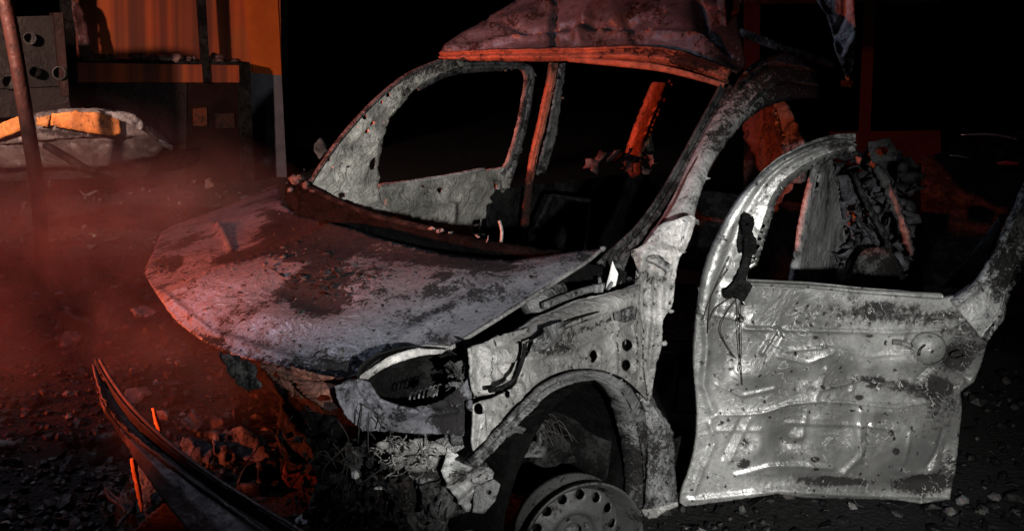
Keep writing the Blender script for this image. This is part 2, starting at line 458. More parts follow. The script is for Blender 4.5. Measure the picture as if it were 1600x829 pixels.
def lump(rnd, c, size):
    bm = bmesh.new(); bmesh.ops.create_icosphere(bm, subdivisions=1, radius=size / 2)
    s = Vector((rnd.uniform(.6, 1.2), rnd.uniform(.5, 1), rnd.uniform(.35, .8))); sd = rnd.uniform(0, 99)
    R = Matrix.Rotation(rnd.uniform(0, 6.28), 3, 'Z') @ Matrix.Rotation(rnd.uniform(0, 1), 3, 'X')
    vs = []
    for v in bm.verts:
        k = 1 + .5 * noise.noise(v.co * (3 / size) + Vector((sd, 0, 0)))
        vs.append(Vector(c) + R @ Vector((v.co.x * s.x * k, v.co.y * s.y * k, v.co.z * s.z * k)))
    fs = [tuple(v.index for v in f.verts) for f in bm.faces]; bm.free()
    return vs, fs
# ------------------------------------------------------------------ setting: sky dome not needed (night), ground
def ground_h(x, y):
    q = Vector((x * .9, y * .9, 0))
    h = 0.035 * noise.fractal(q * 1.3, .8, 2, 5) + 0.012 * noise.noise(q * 14)
    return h - 0.02
def near_ground():
    m = bpy.data.materials.new('ashy_ground'); t, out = nt(m); N = t.nodes.new; L = t.links.new
    tc = N('ShaderNodeTexCoord'); a = N('ShaderNodeTexNoise'); a.inputs['Scale'].default_value = 2.2; a.inputs['Detail'].default_value = 10
    b = N('ShaderNodeTexNoise'); b.inputs['Scale'].default_value = 38; b.inputs['Detail'].default_value = 8; b.inputs['Roughness'].default_value = .75
    vo = N('ShaderNodeTexVoronoi'); vo.inputs['Scale'].default_value = 42
    for n in (a, b, vo): L(tc.outputs['Object'], n.inputs[0])
    mr = N('ShaderNodeMapRange'); mr.inputs[1].default_value = .35; mr.inputs[2].default_value = .7; L(b.outputs['Fac'], mr.inputs[0])
    mx = N('ShaderNodeMix'); mx.data_type = 'RGBA'; L(mr.outputs[0], mx.inputs[0])
    mx.inputs[6].default_value = (.005, .0045, .0045, 1); mx.inputs[7].default_value = (.014, .013, .012, 1)
    m2 = N('ShaderNodeMix'); m2.data_type = 'RGBA'; m2.blend_type = 'MULTIPLY'; m2.inputs[0].default_value = .8
    mr2 = N('ShaderNodeMapRange'); mr2.inputs[1].default_value = .35; mr2.inputs[2].default_value = .62; mr2.inputs[3].default_value = .25; L(a.outputs['Fac'], mr2.inputs[0])
    L(mx.outputs[2], m2.inputs[6]); L(mr2.outputs[0], m2.inputs[7])
    p = N('ShaderNodeBsdfPrincipled'); p.inputs['Roughness'].default_value = .8; L(m2.outputs[2], p.inputs['Base Color'])
    bp = N('ShaderNodeBump'); bp.inputs['Strength'].default_value = 1; bp.inputs['Distance'].default_value = .03
    ad = N('ShaderNodeMath'); ad.operation = 'ADD'; L(b.outputs['Fac'], ad.inputs[0]); L(vo.outputs['Distance'], ad.inputs[1])
    L(ad.outputs[0], bp.inputs['Height']); L(bp.outputs[0], p.inputs['Normal']); L(p.outputs[0], out.inputs[0])
    # one sheet: fine near the van, coarse towards the horizon
    def ax(lo, hi):
        c = list(np.arange(lo, hi, .07)); 
        k = .12
        while c[-1] < 150: c.append(c[-1] + k); k *= 1.35
        k = .12
        while c[0] > -150: c.insert(0, c[0] - k); k *= 1.35
        return c
    X = ax(-4, 3.4); Y = ax(-5, 3.4)
    vs = [(x, y, ground_h(x, y)) for x in X for y in Y]; ny = len(Y)
    fs = [(i * ny + j, (i + 1) * ny + j, (i + 1) * ny + j + 1, i * ny + j + 1) for i in range(len(X) - 1) for j in range(ny - 1)]
    mk('ground', vs, fs, m, kind='structure')
near_ground()

# ------------------------------------------------------------------ the burnt van
VAN = root('burnt_van', (-1.2, 0, 0), 'burnt out light van with buckled roof, missing glass and its near front door hanging open', 'van')
APR = plane3((.5, .80, .7), (-.4, .80, .7), (0, .75, 1.0))
FARP = plane3((-.5, -.79, 1), (-1.5, -.79, 1), (-1.2, -.66, 1.6))
DN = Vector((.7788, .6272, 0)).normalized()
DOORP = (Vector((-.45, .92, 0)), DN if DN.dot(CAM - Vector((-.45, .92, 0))) > 0 else -DN)
HOODP = plane3((.62, 0, .838), (-.25, .7, 1.03), (-.25, -.7, 1.03))

# -- hood
def hb(q):
    y = q.y; x = q.x
    h = .045 * (1 - (y / .75) ** 2) - .02
    if x > .3: h -= (min(x, 1.0) - .3) ** 2 * .35
    if y < -.44: h -= min(.25, (-.44 - y)) * .62
    h += .012 * math.sin(x * 7 + y * 3)
    return h
hood_ol = cr([(434, 287), (438, 305), (446, 322), (465, 335)], 3) + [(520, 348), (600, 374), (700, 396), (800, 407), (868, 398), (937, 388)] + \
    cr([(938, 389), (915, 408), (868, 438), (800, 482), (742, 518), (702, 542), (655, 541), (612, 553), (585, 570), (556, 588)], 4) + \
    cr([(540, 590), (500, 583), (452, 576), (400, 564), (350, 549), (304, 523), (268, 492), (242, 455), (226, 426)], 4) + \
    [(227, 420), (238, 396), (252, 362), (266, 354), (300, 341), (345, 325), (390, 306), (430, 288)]
hood = sheet('hood', hood_ol, HOODP, HOODM, VAN, bulge=hb, step=4.6, jit=.5, wob=.006, wobs=3.5, fine=.0006, thick=.004, seed=3,
    ridges=[([(232, 418), (300, 378), (372, 345), (440, 322)], 4, .010), ([(560, 585), (640, 520), (760, 450), (900, 402)], 9, .008),
            ([(330, 350), (350, 365), (360, 385)], 5, .014), ([(250, 455), (330, 520), (450, 560), (560, 575)], 5, .006)],
    bumps=[(490, 460, 60, 22, 15, -.022), (380, 380, 50, 16, -10, -.016), (610, 400, 60, 14, 0, -.012), (420, 500, 60, 20, 0, .012), (700, 440, 50, 18, -20, .012), (345, 362, 12, 8, 0, .02)],
    soot_shade=[(480, 360, 60, 16, 5, 1.6), (500, 392, 60, 10, -12, 1.5), (545, 385, 36, 8, -30, 1.6), (450, 340, 40, 8, 10, 1.2), (290, 380, 24, 6, -30, .8), (275, 412, 12, 8, -30, 1.0), (530, 432, 16, 8, 0, 1.3), (470, 375, 70, 26, 8, 1.15), (530, 395, 70, 10, -28, 1.1), (390, 395, 70, 12, -12, .8), (490, 460, 55, 30, 20, .75), (560, 365, 60, 16, 0, 1.2), (700, 405, 120, 12, 8, .9),
          (620, 350, 60, 12, 0, .9), (560, 560, 110, 22, 0, .45), (660, 460, 60, 10, -5, .5), (700, 480, 90, 9, -22, .35), (260, 400, 22, 30, 0, .25), (340, 540, 70, 10, 25, .3)], painted_glow=[(290, 440, 50, 40, 30, .45), (330, 500, 60, 24, 30, .4), (640, 470, 60, 16, -20, .35)])  # last list paints the red lamp's light onto the hood front
# folded hem along the near edge of the hood
gf = G(); rf_ = random.Random(61); hp_ = np.array(hood_ol); n_ = 0
while n_ < 170:
    x = rf_.uniform(235, 930); y = rf_.uniform(300, 585)
    if not inpoly(np.array([[x, y]]), hood_ol)[0] or dpoly(np.array([[x, y]]), hood_ol, True)[0] < 8: continue
    if rf_.random() < .5: x = x * .35 + 500 * .65; y = y * .35 + 410 * .65
    gf.add(shard(rf_, hit(x, y, HOODP, .004, hb), rf_.choice((.008, .01, .013, .018, .03)), .35, 2)); n_ += 1
gf.build('charred_flakes', DARK, hood, kind='stuff')
G().add(tubeg([hit(x, y, HOODP, -.004, hb) for x, y in cr([(938, 391), (915, 410), (868, 440), (800, 484), (742, 520), (703, 544)], 6)], .0065)).build('hem', ASH, hood)
G().add(tubeg([hit(x, y, HOODP, -.004, hb) for x, y in cr([(702, 543), (655, 542), (612, 554), (585, 571), (556, 589)], 6)], .006)).build('hem', ASH, hood)
LIP = facing(hit(560, 592, HOODP, 0, hb), hit(705, 545, HOODP, 0, hb))
sheet('hood_lip', cr([(556, 590), (585, 571), (612, 555), (655, 543), (702, 543)], 4) + cr([(690, 552), (655, 556), (622, 566), (598, 576), (575, 592)], 4), LIP, ASH, VAN, step=4, thick=.003, wob=.004)

# -- cowl: charred scuttle across the base of the windscreen
COWL = facing((-.30, -.72, 1.07), (-.36, .62, 1.06))
sheet('cowl', cr([(452, 283), (480, 284), (520, 304), (570, 324), (640, 346), (700, 362), (760, 374), (830, 386), (880, 392)], 3) +
      [(884, 400), (800, 412), (700, 402), (620, 382), (560, 362), (500, 342), (462, 334), (446, 312)], COWL, DEEP, VAN, step=5, jit=1.2, wob=.012, wobs=9, thick=.02,
      ridges=[([(455, 295), (520, 320), (640, 360), (760, 388), (870, 400)], 9, .02)], seed=21, off=.01)
g = G().add(pxtube([(470, 286), (500, 302), (545, 322), (590, 338), (640, 350), (690, 362)], COWL, .012, .022, 9)).build('wiper_linkage', BLACK, VAN)
rnd = random.Random(5)
g = G()
for (x, y, s) in [(462, 282, .06), (478, 290, .05), (455, 296, .05), (470, 277, .04), (488, 298, .045)]:
    g.add(lump(rnd, hit(x, y, COWL, .03), s))
g.build('wiper_spindle', DARK, VAN)
g = G()
for (x, y, s) in [(677, 357, .035), (688, 360, .03), (745, 368, .03), (760, 372, .03), (705, 363, .025)]:
    G().add(shard(rnd, hit(x, y, COWL, .03), s, 1.0)).build('bracket', ASH, VAN)
G().add(pxtube([(780, 345), (784, 360), (783, 378)], COWL, .006, .02)).build('stay', ASH, VAN)

# -- far (passenger) side seen through the windscreen opening
pil = sheet('windscreen_pillar', cr([(484, 287), (518, 240), (556, 193), (598, 151), (640, 119), (684, 98), (722, 93)], 4) + cr([(732, 102), (692, 114), (652, 139), (626, 164), (608, 190), (600, 216), (594, 252), (588, 292)], 4) +
      [(600, 322), (640, 342), (600, 338), (548, 326), (510, 306)], FARP, INNER, VAN, step=3.8, jit=.5, wob=.008, wobs=12, fine=.002, thick=.012, off=.03, seed=8, label='riveted inner face of the far windscreen pillar, pale with ash',
      holes=[circ(570, 183, 4), circ(582, 193, 4.5), circ(575, 206, 4), circ(583, 256, 5, 11, 10), circ(514, 250, 3), circ(521, 262, 2.6), circ(536, 306, 5), circ(608, 149, 4), circ(598, 160, 2.6), circ(545, 262, 2.4)],
      ridges=[([(600, 300), (585, 262), (588, 225), (604, 190)], 4, .012), ([(500, 280), (540, 230), (600, 170), (660, 125)], 4, .01), ([(535, 240), (560, 245), (585, 235)], 3, .008), ([(540, 300), (555, 270), (545, 245)], 4, .008),
              ([(560, 220), (562, 200), (590, 175)], 3, .007), ([(610, 330), (590, 312), (560, 318), (555, 300)], 4, .01)],
      bumps=[(532, 262, 20, 14, -50, -.012), (575, 300, 16, 12, 0, .012), (560, 215, 10, 14, 0, -.008)],
      soot_shade=[(690, 102, 60, 14, -8, .7), (640, 130, 30, 14, -40, .35)])
G().add(pxtube([(483, 288), (516, 238), (554, 191), (596, 149), (640, 116), (690, 95)], FARP, .011, .035)).build('windscreen_flange', DARK, pil)
PD = sheet('passenger_door', [(588, 291), (640, 284), (700, 276), (786, 263), (800, 268), (797, 305), (790, 345), (790, 385), (740, 382), (680, 372), (630, 352), (596, 332)], FARP, INNER, VAN, step=3.8, jit=.5,
      wob=.008, wobs=12, fine=.002, thick=.02, seed=12, label='pale ash covered inner side of the far front door',
      holes=[circ(776, 292, 3, 6), [(740, 344), (764, 340), (768, 352), (767, 368), (738, 366)], circ(670, 296, 3), circ(688, 298, 4), circ(660, 290, 2.5)],
      ridges=[([(655, 300), (668, 288), (690, 286), (700, 300), (690, 308)], 3.5, .012), ([(600, 310), (650, 318), (720, 312), (780, 316)], 4, .01), ([(728, 376), (732, 342), (745, 334), (770, 332), (776, 350), (774, 378)], 3, .01), ([(604, 300), (700, 288), (780, 274)], 3, .008)],
      bumps=[(640, 322, 30, 10, 5, .014), (700, 335, 24, 14, 0, -.012), (750, 300, 16, 12, 0, .01)], soot_shade=[(640, 345, 60, 10, 15, .2)])
strip('window_channel', [(590, 289), (640, 281), (700, 272), (757, 261)], [(590, 294), (640, 287), (700, 278), (757, 267)], FARP, ASH, PD, bulge=.012, nc=5, thick=.008, smoothc=False)
strip('window_frame', [(640, 117), (690, 99), (752, 96), (812, 98), (834, 108), (834, 140), (826, 190), (814, 235), (800, 285)], [(652, 136), (700, 113), (757, 106), (806, 107), (818, 122), (813, 160), (803, 210), (788, 255), (776, 268)], (FARP[0] + FARP[1] * -.01, FARP[1]), MIDG, PD,
      prof=[(0, 0), (.2, .012), (.45, .012), (.5, 0), (.55, 0), (.6, .014), (.9, .014), (1, 0)], nc=13, thick=.02, jit=.3)
G().add(boxg(hit(751, 356, FARP, .02), .012, .006, .10)).add(boxg(hit(745, 352, FARP, .02), .05, .006, .012)).build('regulator', ASH, PD)
FCP = plane3((-1.6, -.80, .9), (-1.75, -.72, .9), (-1.6, -.66, 1.65))
strip('centre_pillar', [(858, 97), (850, 140), (838, 195), (826, 250), (816, 320), (810, 400)], [(873, 99), (866, 140), (853, 195), (840, 250), (830, 320), (824, 400)], FCP, LAMPLIT, VAN,
      prof=[(0, 0), (.15, .018), (.5, .02), (.55, .004), (.7, .004), (.75, .016), (1, 0)], nc=13, thick=.02, jit=.3, wob=.004, soot_shade=[(824, 340, 30, 70, 0, 1.6), (862, 130, 3, 60, 0, .5)], label='narrow face of the far centre pillar, painted with orange lamplight')  # large lower blob paints in the near pillar's shadow
strip('pillar_flange', [(875, 100), (868, 140), (857, 195), (846, 240), (838, 272)], [(886, 100), (882, 135), (874, 190), (866, 235), (854, 272)], (FCP[0] - FCP[1] * .03, FCP[1]), MIDG, VAN,
      prof=[(0, .02), (.3, 0), (1, -.01)], nc=7, thick=.015, jit=.6, wob=.006)
G().add(lump(rnd, ony(879, 153, -.70), .035)).build('belt_anchor', MIDG, VAN)
RFP = plane3((-2.2, -.80, .9), (-3.3, -.80, .9), (-2.6, -.66, 1.6))
strip('quarter_pillar', [(1022, 128), (1008, 160), (992, 200), (980, 240)], [(1052, 126), (1034, 160), (1016, 200), (1012, 246)], RFP, LAMPLIT, VAN, prof=[(0, 0), (.3, .05), (.4, .05), (1, -.03)], nc=9, thick=.03, jit=.5)
strip('window_surround', cr([(1012, 236), (1006, 200), (1012, 165), (1030, 138), (1060, 128)], 4), cr([(1024, 236), (1018, 202), (1024, 172), (1040, 148), (1064, 140)], 4), RFP, DARK, VAN, bulge=.015, nc=5, thick=.02, smoothc=False)
g = G()
for k in range(16):
    g.add(shard(rnd, ony(rnd.uniform(925, 1020), rnd.uniform(238, 266), rnd.uniform(-.65, -.3)), rnd.uniform(.06, .16), .7))
g.build('charred_interior_trim', burnt('reddish_charred_trim', (.08, .05, .05), amt=.3, seed=31), VAN, kind='stuff')
# dark rear of the shell: far side wall, floor, bulkhead, rear crossmember
def panel(name, a, b, c, d, mat, parent, nu=24, nv=12, wob=.02, thick=.01, seed=0):
    a, b, c, d = map(Vector, (a, b, c, d)); n = (b - a).cross(d - a).normalized()
    def f(u, v):
        q = (a * (1 - u) + b * u) * (1 - v) + (d * (1 - u) + c * u) * v
        return q + n * wob * nz(q, 4, seed)
    vs, fs = grid3(f, nu, nv)
    return mk(name, vs, fs, mat, parent, solid=thick, offset=0)
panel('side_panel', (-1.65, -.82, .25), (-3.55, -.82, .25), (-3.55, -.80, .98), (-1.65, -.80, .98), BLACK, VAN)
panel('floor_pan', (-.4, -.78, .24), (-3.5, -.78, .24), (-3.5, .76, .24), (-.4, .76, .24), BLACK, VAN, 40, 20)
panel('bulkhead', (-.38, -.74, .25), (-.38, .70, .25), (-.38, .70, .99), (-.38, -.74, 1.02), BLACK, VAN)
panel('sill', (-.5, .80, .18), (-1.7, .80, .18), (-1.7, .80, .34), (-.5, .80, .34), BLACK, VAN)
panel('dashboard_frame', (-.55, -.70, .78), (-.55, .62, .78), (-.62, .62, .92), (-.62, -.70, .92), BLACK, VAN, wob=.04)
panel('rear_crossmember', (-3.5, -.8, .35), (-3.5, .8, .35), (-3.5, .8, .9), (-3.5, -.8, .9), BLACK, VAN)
for yy in (-.38, .38):
    g = G()
    for dx in (0, .42):
        for dy in (-.2, .2): g.tube([(-1.15 - dx, yy + dy, .25), (-1.15 - dx, yy + dy, .48)], .012)
    for dy in (-.2, .2): g.tube([(-1.1, yy + dy, .5), (-1.6, yy + dy, .5), (-1.72, yy + dy * .8, .8), (-1.8, yy + dy * .6, .98)], .014)
    for k in range(6): g.tube([(-1.15 - k * .09, yy - .2, .5), (-1.15 - k * .09, yy, .47), (-1.15 - k * .09, yy + .2, .5)], .004, 5)
    g.tube([(-1.8, yy - .12, .98), (-1.8, yy + .12, .98)], .012)
    g.build('seat_frame', BLACK, VAN)

# -- roof: torn and thrown up
HDR = plane3((-1.16, -.6, 1.66), (-1.16, .6, 1.70), (-1.45, 0, 1.98))
roof = sheet('roof', cr([(688, 84), (704, 66), (742, 38), (790, 8), (830, -14), (900, -45), (1000, -60), (1080, -50)], 4) + cr([(1122, -20), (1148, 20), (1158, 60), (1162, 100)], 4) + [(1150, 112), (1120, 98), (1060, 82), (1000, 74), (900, 79), (800, 82), (720, 90)], HDR, ROOFM, VAN,
      step=4.5, jit=.6, wob=.022, wobs=2.4, fine=.0010, thick=.004, seed=17,
      ridges=[([(700, 82), (800, 62), (900, 56), (1000, 52), (1090, 62), (1150, 90)], 3.5, .018), ([(760, 30), (820, 50), (900, 40), (960, 46), (1040, 20)], 4, -.02), ([(930, 70), (950, 40), (1000, 10), (1040, -30)], 4, .022), ([(868, 78), (862, 40), (868, 0), (850, -30)], 5, -.04), ([(1150, 90), (1105, 50), (1095, 0)], 12, -.05), ([(700, 78), (760, 40), (830, 20)], 8, .02), ([(905, 60), (920, 20), (960, -30)], 10, .035), ([(1000, 74), (980, 30), (1010, -20)], 9, -.025)],
      bumps=[(790, 45, 40, 22, -30, .03), (960, 30, 50, 30, 0, .025), (1060, 40, 40, 30, 20, .03), (1100, 70, 20, 12, 0, .03)], painted_glow=[(912, 15, 24, 46, 35, 1.8), (868, 52, 18, 22, 30, 1.3), (740, 66, 40, 12, -25, .8), (1000, 66, 80, 8, 0, .6)], soot_shade=[(1150, 60, 40, 60, 0, .6), (720, 70, 30, 16, 0, .4), (1000, 20, 40, 40, 0, .2)])  # orange streaks of red lamp light are painted into the roof colour
strip('roof_header', [(688, 82), (760, 77), (840, 75), (920, 73), (1000, 71), (1070, 80), (1142, 106)], [(692, 95), (760, 96), (840, 97), (920, 97), (1000, 98), (1070, 108), (1136, 132)], facing((-1.14, -.6, 1.665), (-1.14, .6, 1.69)), LAMPLIT, VAN,
      prof=[(0, 0), (.15, .015), (.3, 0), (.45, .012), (.6, .028), (.8, .02), (1, 0)], nc=15, thick=.012, jit=.8, wob=.01, wobs=8, soot_shade=[(1100, 95, 60, 14, 0, 1.1), (1000, 80, 60, 6, 0, .6)])
strip('header_flange', [(885, 89), (960, 93), (1030, 101), (1090, 116), (1134, 130)], [(888, 97), (960, 104), (1030, 112), (1090, 126), (1130, 138)], facing((-1.11, -.2, 1.66), (-1.11, .6, 1.66)), LAMPLIT, VAN, bulge=.004, nc=5, thick=.003, wob=.005)
flap = sheet('torn_flap', cr([(1092, -20), (1098, 10), (1118, 40), (1136, 50), (1152, 30), (1166, -20)], 3), facing((-1.35, .35, 2.0), (-1.3, .45, 1.75)), ROOFM, roof, step=4, wob=.02, wobs=8, ridges=[([(1135, 48), (1132, 10), (1128, -20)], 6, .03)], off=.05)

# -- near windscreen pillar and roof rail
NP0 = facing((-.42, .74, 1.02), (-1.15, .60, 1.68))
rail = strip('windscreen_pillar', [(1246, 84), (1214, 80), (1184, 90), (1160, 110), (1140, 142), (1112, 184), (1090, 224), (1070, 264), (1052, 302), (1032, 338), (1012, 366), (992, 400)],
      [(1282, 148), (1244, 150), (1204, 160), (1166, 186), (1136, 222), (1113, 258), (1100, 290), (1090, 322), (1084, 354), (1072, 386), (1060, 410), (1052, 432)], NP0, PILM, VAN,
      prof=[(0, -.02), (.06, .0), (.2, .014), (.5, .026), (.8, .02), (.93, .008), (.96, .012), (1, -.02)], nc=17, thick=.02, wob=.005, wobs=7, fine=.0012, jit=.3, seed=4, label='near windscreen pillar, pale with ash below and painted darker above',
      soot_shade=[(1230, 110, 110, 90, 0, .8), (1120, 210, 30, 40, 0, .3), (1080, 300, 14, 14, 0, .2)])  # first entry paints the beam's fall-off on the upper pillar
strip('windscreen_flange', [(1124, 132), (1092, 190), (1062, 245), (1030, 300), (994, 350), (952, 390), (930, 410)], [(1146, 136), (1112, 196), (1080, 252), (1050, 306), (1018, 356), (985, 398), (975, 424)], (NP0[0] - NP0[1] * .02, NP0[1]), DARK, VAN,
      prof=[(0, 0), (.1, .015), (.3, .015), (.35, -.006), (.6, -.006), (.65, .012), (1, .01)], nc=13, thick=.012, jit=.4)
G().add(pxtube([(1100, 228), (1075, 272), (1052, 318), (1030, 352)], NP0, .004, .012)).build('seal_strip', burnt('reddish_seal', (.12, .03, .025), amt=.2), VAN)
for (pts, r) in (([(1150, 140), (1180, 112), (1215, 100), (1275, 112)], .012), ([(1168, 168), (1195, 140), (1235, 128), (1280, 134)], .008)):
    G().add(pxtube(pts, NP0, r, .02)).build('rail_fold', DARK, rail)
# hinge post below the pillar
HP = facing((-.40, .84, .40), (-.44, .79, 1.05))
post = sheet('hinge_post', cr([(985, 392), (1008, 380), (1030, 352), (1052, 344), (1084, 336), (1084, 356), (1072, 388), (1062, 402), (1056, 432), (1050, 478), (1036, 500), (1034, 540), (1026, 566)], 3) + [(1016, 628), (1002, 612), (984, 592), (978, 560), (975, 500), (990, 462), (992, 440), (1000, 432), (990, 405)], HP, ASH, VAN,
      step=3.5, jit=.5, wob=.006, wobs=7, fine=.001, thick=.03, seed=6, holes=[circ(972 + 8, 540, 1.5), circ(1000, 500, 2.5), circ(1005, 562, 3)],
      ridges=[([(1004, 400), (1000, 440), (1004, 520), (1002, 590)], 4, .016), ([(1024, 430), (1022, 500), (1014, 570)], 4, .016), ([(1000, 398), (1030, 378), (1062, 384)], 5, .014), ([(1046, 420), (1040, 480)], 4, .012), ([(1078, 345), (1066, 382)], 4, .012)],
      bumps=[(1040, 366, 18, 12, -20, .02), (1018, 420, 10, 20, 0, -.014)], soot_shade=[(1015, 360, 14, 10, 0, .3), (1010, 480, 5, 60, 0, .25)])
g = G()
for (x, y) in [(1048, 486), (1038, 536), (1066, 392)]:
    G().add(lump(rnd, hit(x, y, HP, .005), .03)).build('hinge', ASH, post)
lowp = strip('hinge_post_lower', [(996, 600), (1004, 640), (1010, 700), (1008, 750), (1004, 800)], [(1016, 626), (1036, 650), (1052, 680), (1056, 740), (1060, 788)], HP, MIDG, VAN, prof=[(0, 0), (.1, .02), (.4, .02), (.45, .01), (.75, .014), (.8, .004), (1, -.02)], nc=17, thick=.03, wob=.012, wobs=10, jit=.8, soot_shade=[(1030, 680, 40, 60, 0, .25)])
sheet('sill_end', [(1002, 796), (1020, 794), (1058, 784), (1060, 790), (1040, 798), (1026, 808), (1012, 810), (1006, 804)], HP, ASH, VAN, step=3, wob=.004, thick=.02, off=.02)

# -- inner fender / apron
AP = sheet('inner_fender', [(740, 632), (752, 626), (770, 622), (802, 606), (812, 590), (820, 560), (838, 538), (880, 516), (940, 492), (982, 476), (992, 470), (1002, 500), (1004, 560), (1012, 626)] +
      cr([(998, 610), (976, 592), (945, 579), (910, 576), (872, 584), (838, 606), (808, 634), (780, 664), (756, 692), (742, 706)], 4) + [(738, 690)], APR, ASH, VAN, step=2.7, jit=.3, wob=.004, wobs=8, fine=.0006, thick=.006, seed=10,
      holes=[circ(925, 556, 6, 10, 5), circ(979, 539, 7, 9), circ(978, 570, 6.5, 8.5), circ(963, 551, 2.5), circ(748, 632 + 6, 8, 9), circ(793, 613 + 2, 4, 5), circ(776, 664, 2.2)],
      ridges=[([(962, 500), (956, 530), (958, 570)], 4, .012), ([(989, 500), (988, 580)], 3, .01), ([(812, 600), (812, 636)], 4, .01), ([(830, 560), (880, 548), (940, 520), (985, 500)], 5, .012), ([(752, 640), (757, 690)], 3, .008), ([(770, 660), (778, 652), (784, 662), (776, 670)], 3, .008), ([(958, 575), (985, 590)], 3, .006), ([(895, 560), (890, 575)], 3, .006), ([(905, 558), (900, 574)], 3, .006), ([(835, 585), (880, 565), (940, 556)], 2.2, .006), ([(800, 620), (840, 592)], 2.2, .006), (circ(776, 664, 6), 2, .008), (circ(925, 556, 11, 15, 5), 2.2, .006), (circ(979, 539, 11, 13), 2, .006), (circ(978, 570, 11, 13), 2, .006), (circ(793, 615, 7, 9), 2, .005), ([(760, 690), (766, 650), (800, 632)], 2.2, .006), ([(1000, 505), (1000, 600)], 2.2, .01), ([(860, 598), (905, 578), (950, 584), (985, 606)], 2, .006)],
      bumps=[(860, 560, 22, 10, -20, -.012), (880, 548, 14, 8, 0, .012), (940, 555, 26, 16, 0, .006)], soot_shade=[(865, 545, 24, 10, -20, .5), (925, 510, 50, 5, -20, .4)])
RAILP = plane3((.45, .74, .86), (-.35, .76, .98), (0, .62, .95))
strip('fender_rail', [(742, 548), (790, 520), (850, 484), (910, 464), (960, 452), (1000, 440)], [(752, 560), (806, 552), (860, 518), (915, 492), (960, 478), (1000, 466)], RAILP, ASH, VAN,
      prof=[(0, -.03), (.15, .004), (.5, .012), (.85, .006), (1, -.02)], nc=11, thick=.006, wob=.006, wobs=12, fine=.0025, jit=.5, seed=14)
sheet('strut_tower', [(732, 544), (790, 522), (826, 512), (816, 545), (806, 590), (796, 604), (774, 612), (742, 622), (736, 590)], (APR[0] - APR[1] * .05, APR[1]), ASH, VAN, step=4, jit=.6, wob=.008, wobs=12, fine=.003, thick=.006, seed=15,
      ridges=[([(756, 545), (758, 612)], 5, .02), ([(778, 532), (786, 560), (798, 590)], 4, -.02), ([(744, 615), (800, 596)], 4, .012)], bumps=[(775, 580, 12, 22, 0, -.025)], soot_shade=[(770, 590, 14, 24, 0, .35), (740, 610, 10, 20, 0, .3)])
G().add(pxtube([(820, 536), (818, 556), (806, 588), (790, 602), (765, 610)], APR, .006, .014)).build('cable_conduit', BLACK, VAN)
G().add(pxtube([(822, 535), (860, 518), (900, 498), (950, 482)], APR, .003, .012)).build('cable_conduit', BLACK, VAN)
sheet('bracket', [(846, 512), (868, 504), (884, 500), (880, 516), (862, 540), (846, 548), (830, 550), (832, 530)], (APR[0] + APR[1] * .012, APR[1]), MIDG, VAN, step=4, wob=.012, wobs=12, bumps=[(845, 530, 9, 16, 0, .03)])
sheet('fender_mount', [(960, 486), (990, 478), (996, 482), (994, 500), (978, 504), (962, 500)], (APR[0] + APR[1] * .016, APR[1]), MIDG, VAN, step=3, holes=[circ(976, 490, 3)], wob=.004)
arch = strip('wheel_arch', [(730, 716), (756, 692), (780, 663), (812, 630), (846, 600), (880, 583), (920, 577), (955, 585), (984, 606), (1002, 640), (1010, 690), (1010, 750), (1006, 800)],
      [(738, 726), (770, 698), (794, 668), (822, 640), (852, 614), (884, 598), (918, 592), (944, 602), (966, 626), (980, 662), (990, 710), (993, 760), (992, 806)], (APR[0] + APR[1] * .015, Vector((0, 1, 0))), MIDG, VAN,
      prof=[(0, 0), (.1, .014), (.4, .010), (.5, .0), (.6, .0), (.75, .018), (.9, .018), (1, -.04)], nc=15, thick=.006, wob=.004, fine=.0015, jit=.4, seed=16, soot_shade=[(1000, 740, 30, 100, 0, .5), (740, 720, 20, 20, 0, .3)])
# liner of the wheel house
def liner(u, v):
    a = math.radians(-35 + 250 * u); r = .36
    return Vector((-.02 + math.cos(a) * r, .30 + .46 * v, .34 + math.sin(a) * r)) + Vector((0, 0, .012 * noise.noise(Vector((u * 30, v * 6, 0)))))
a_, b_ = grid3(liner, 60, 12); mk('wheel_house', a_, b_, DEEP, VAN, solid=.004)
panel('chassis_wall', (.5, .34, .2), (-.45, .34, .2), (-.45, .34, .9), (.5, .34, .66), BLACK, VAN, wob=.05)
# strut, brake remnants and hanging shreds in the wheel house
G().add(tubeg([ony(822, 625, .62), ony(818, 690, .62)], .028, 12)).build('suspension_strut', MIDG, VAN)
g = G()
for k in range(34):
    a = ony(rnd.uniform(825, 850), rnd.uniform(645, 690), .62 + rnd.uniform(-.04, .04)); b = ony(rnd.uniform(840, 905), rnd.uniform(680, 722), .66 + rnd.uniform(-.04, .04))
    m = (a + b) / 2 + Vector((0, 0, rnd.uniform(.01, .06)))
    g.add(tubeg(cr([tuple(a), tuple(m), tuple(b)], 4), rnd.uniform(.0008, .002), 4))
g.build('tyre_wires', DWIRE, VAN)
sheet('brake_shield', cr([(826, 720), (838, 690), (862, 678), (885, 690), (905, 722)], 3) + [(880, 724), (850, 730)], (V(0, .66, .4), V(0.2, 1, .1).normalized()), BLACK, VAN, step=4, wob=.02, wobs=14, ridges=[([(835, 700), (865, 690), (895, 712)], 4, .02)])
g = G()
for k in range(12): g.add(shard(rnd, ony(rnd.uniform(800, 850), rnd.uniform(640, 715), rnd.uniform(.6, .72)), rnd.uniform(.04, .10), 1.0))
g.build('burnt_liner_shreds', DARK, VAN, kind='stuff')

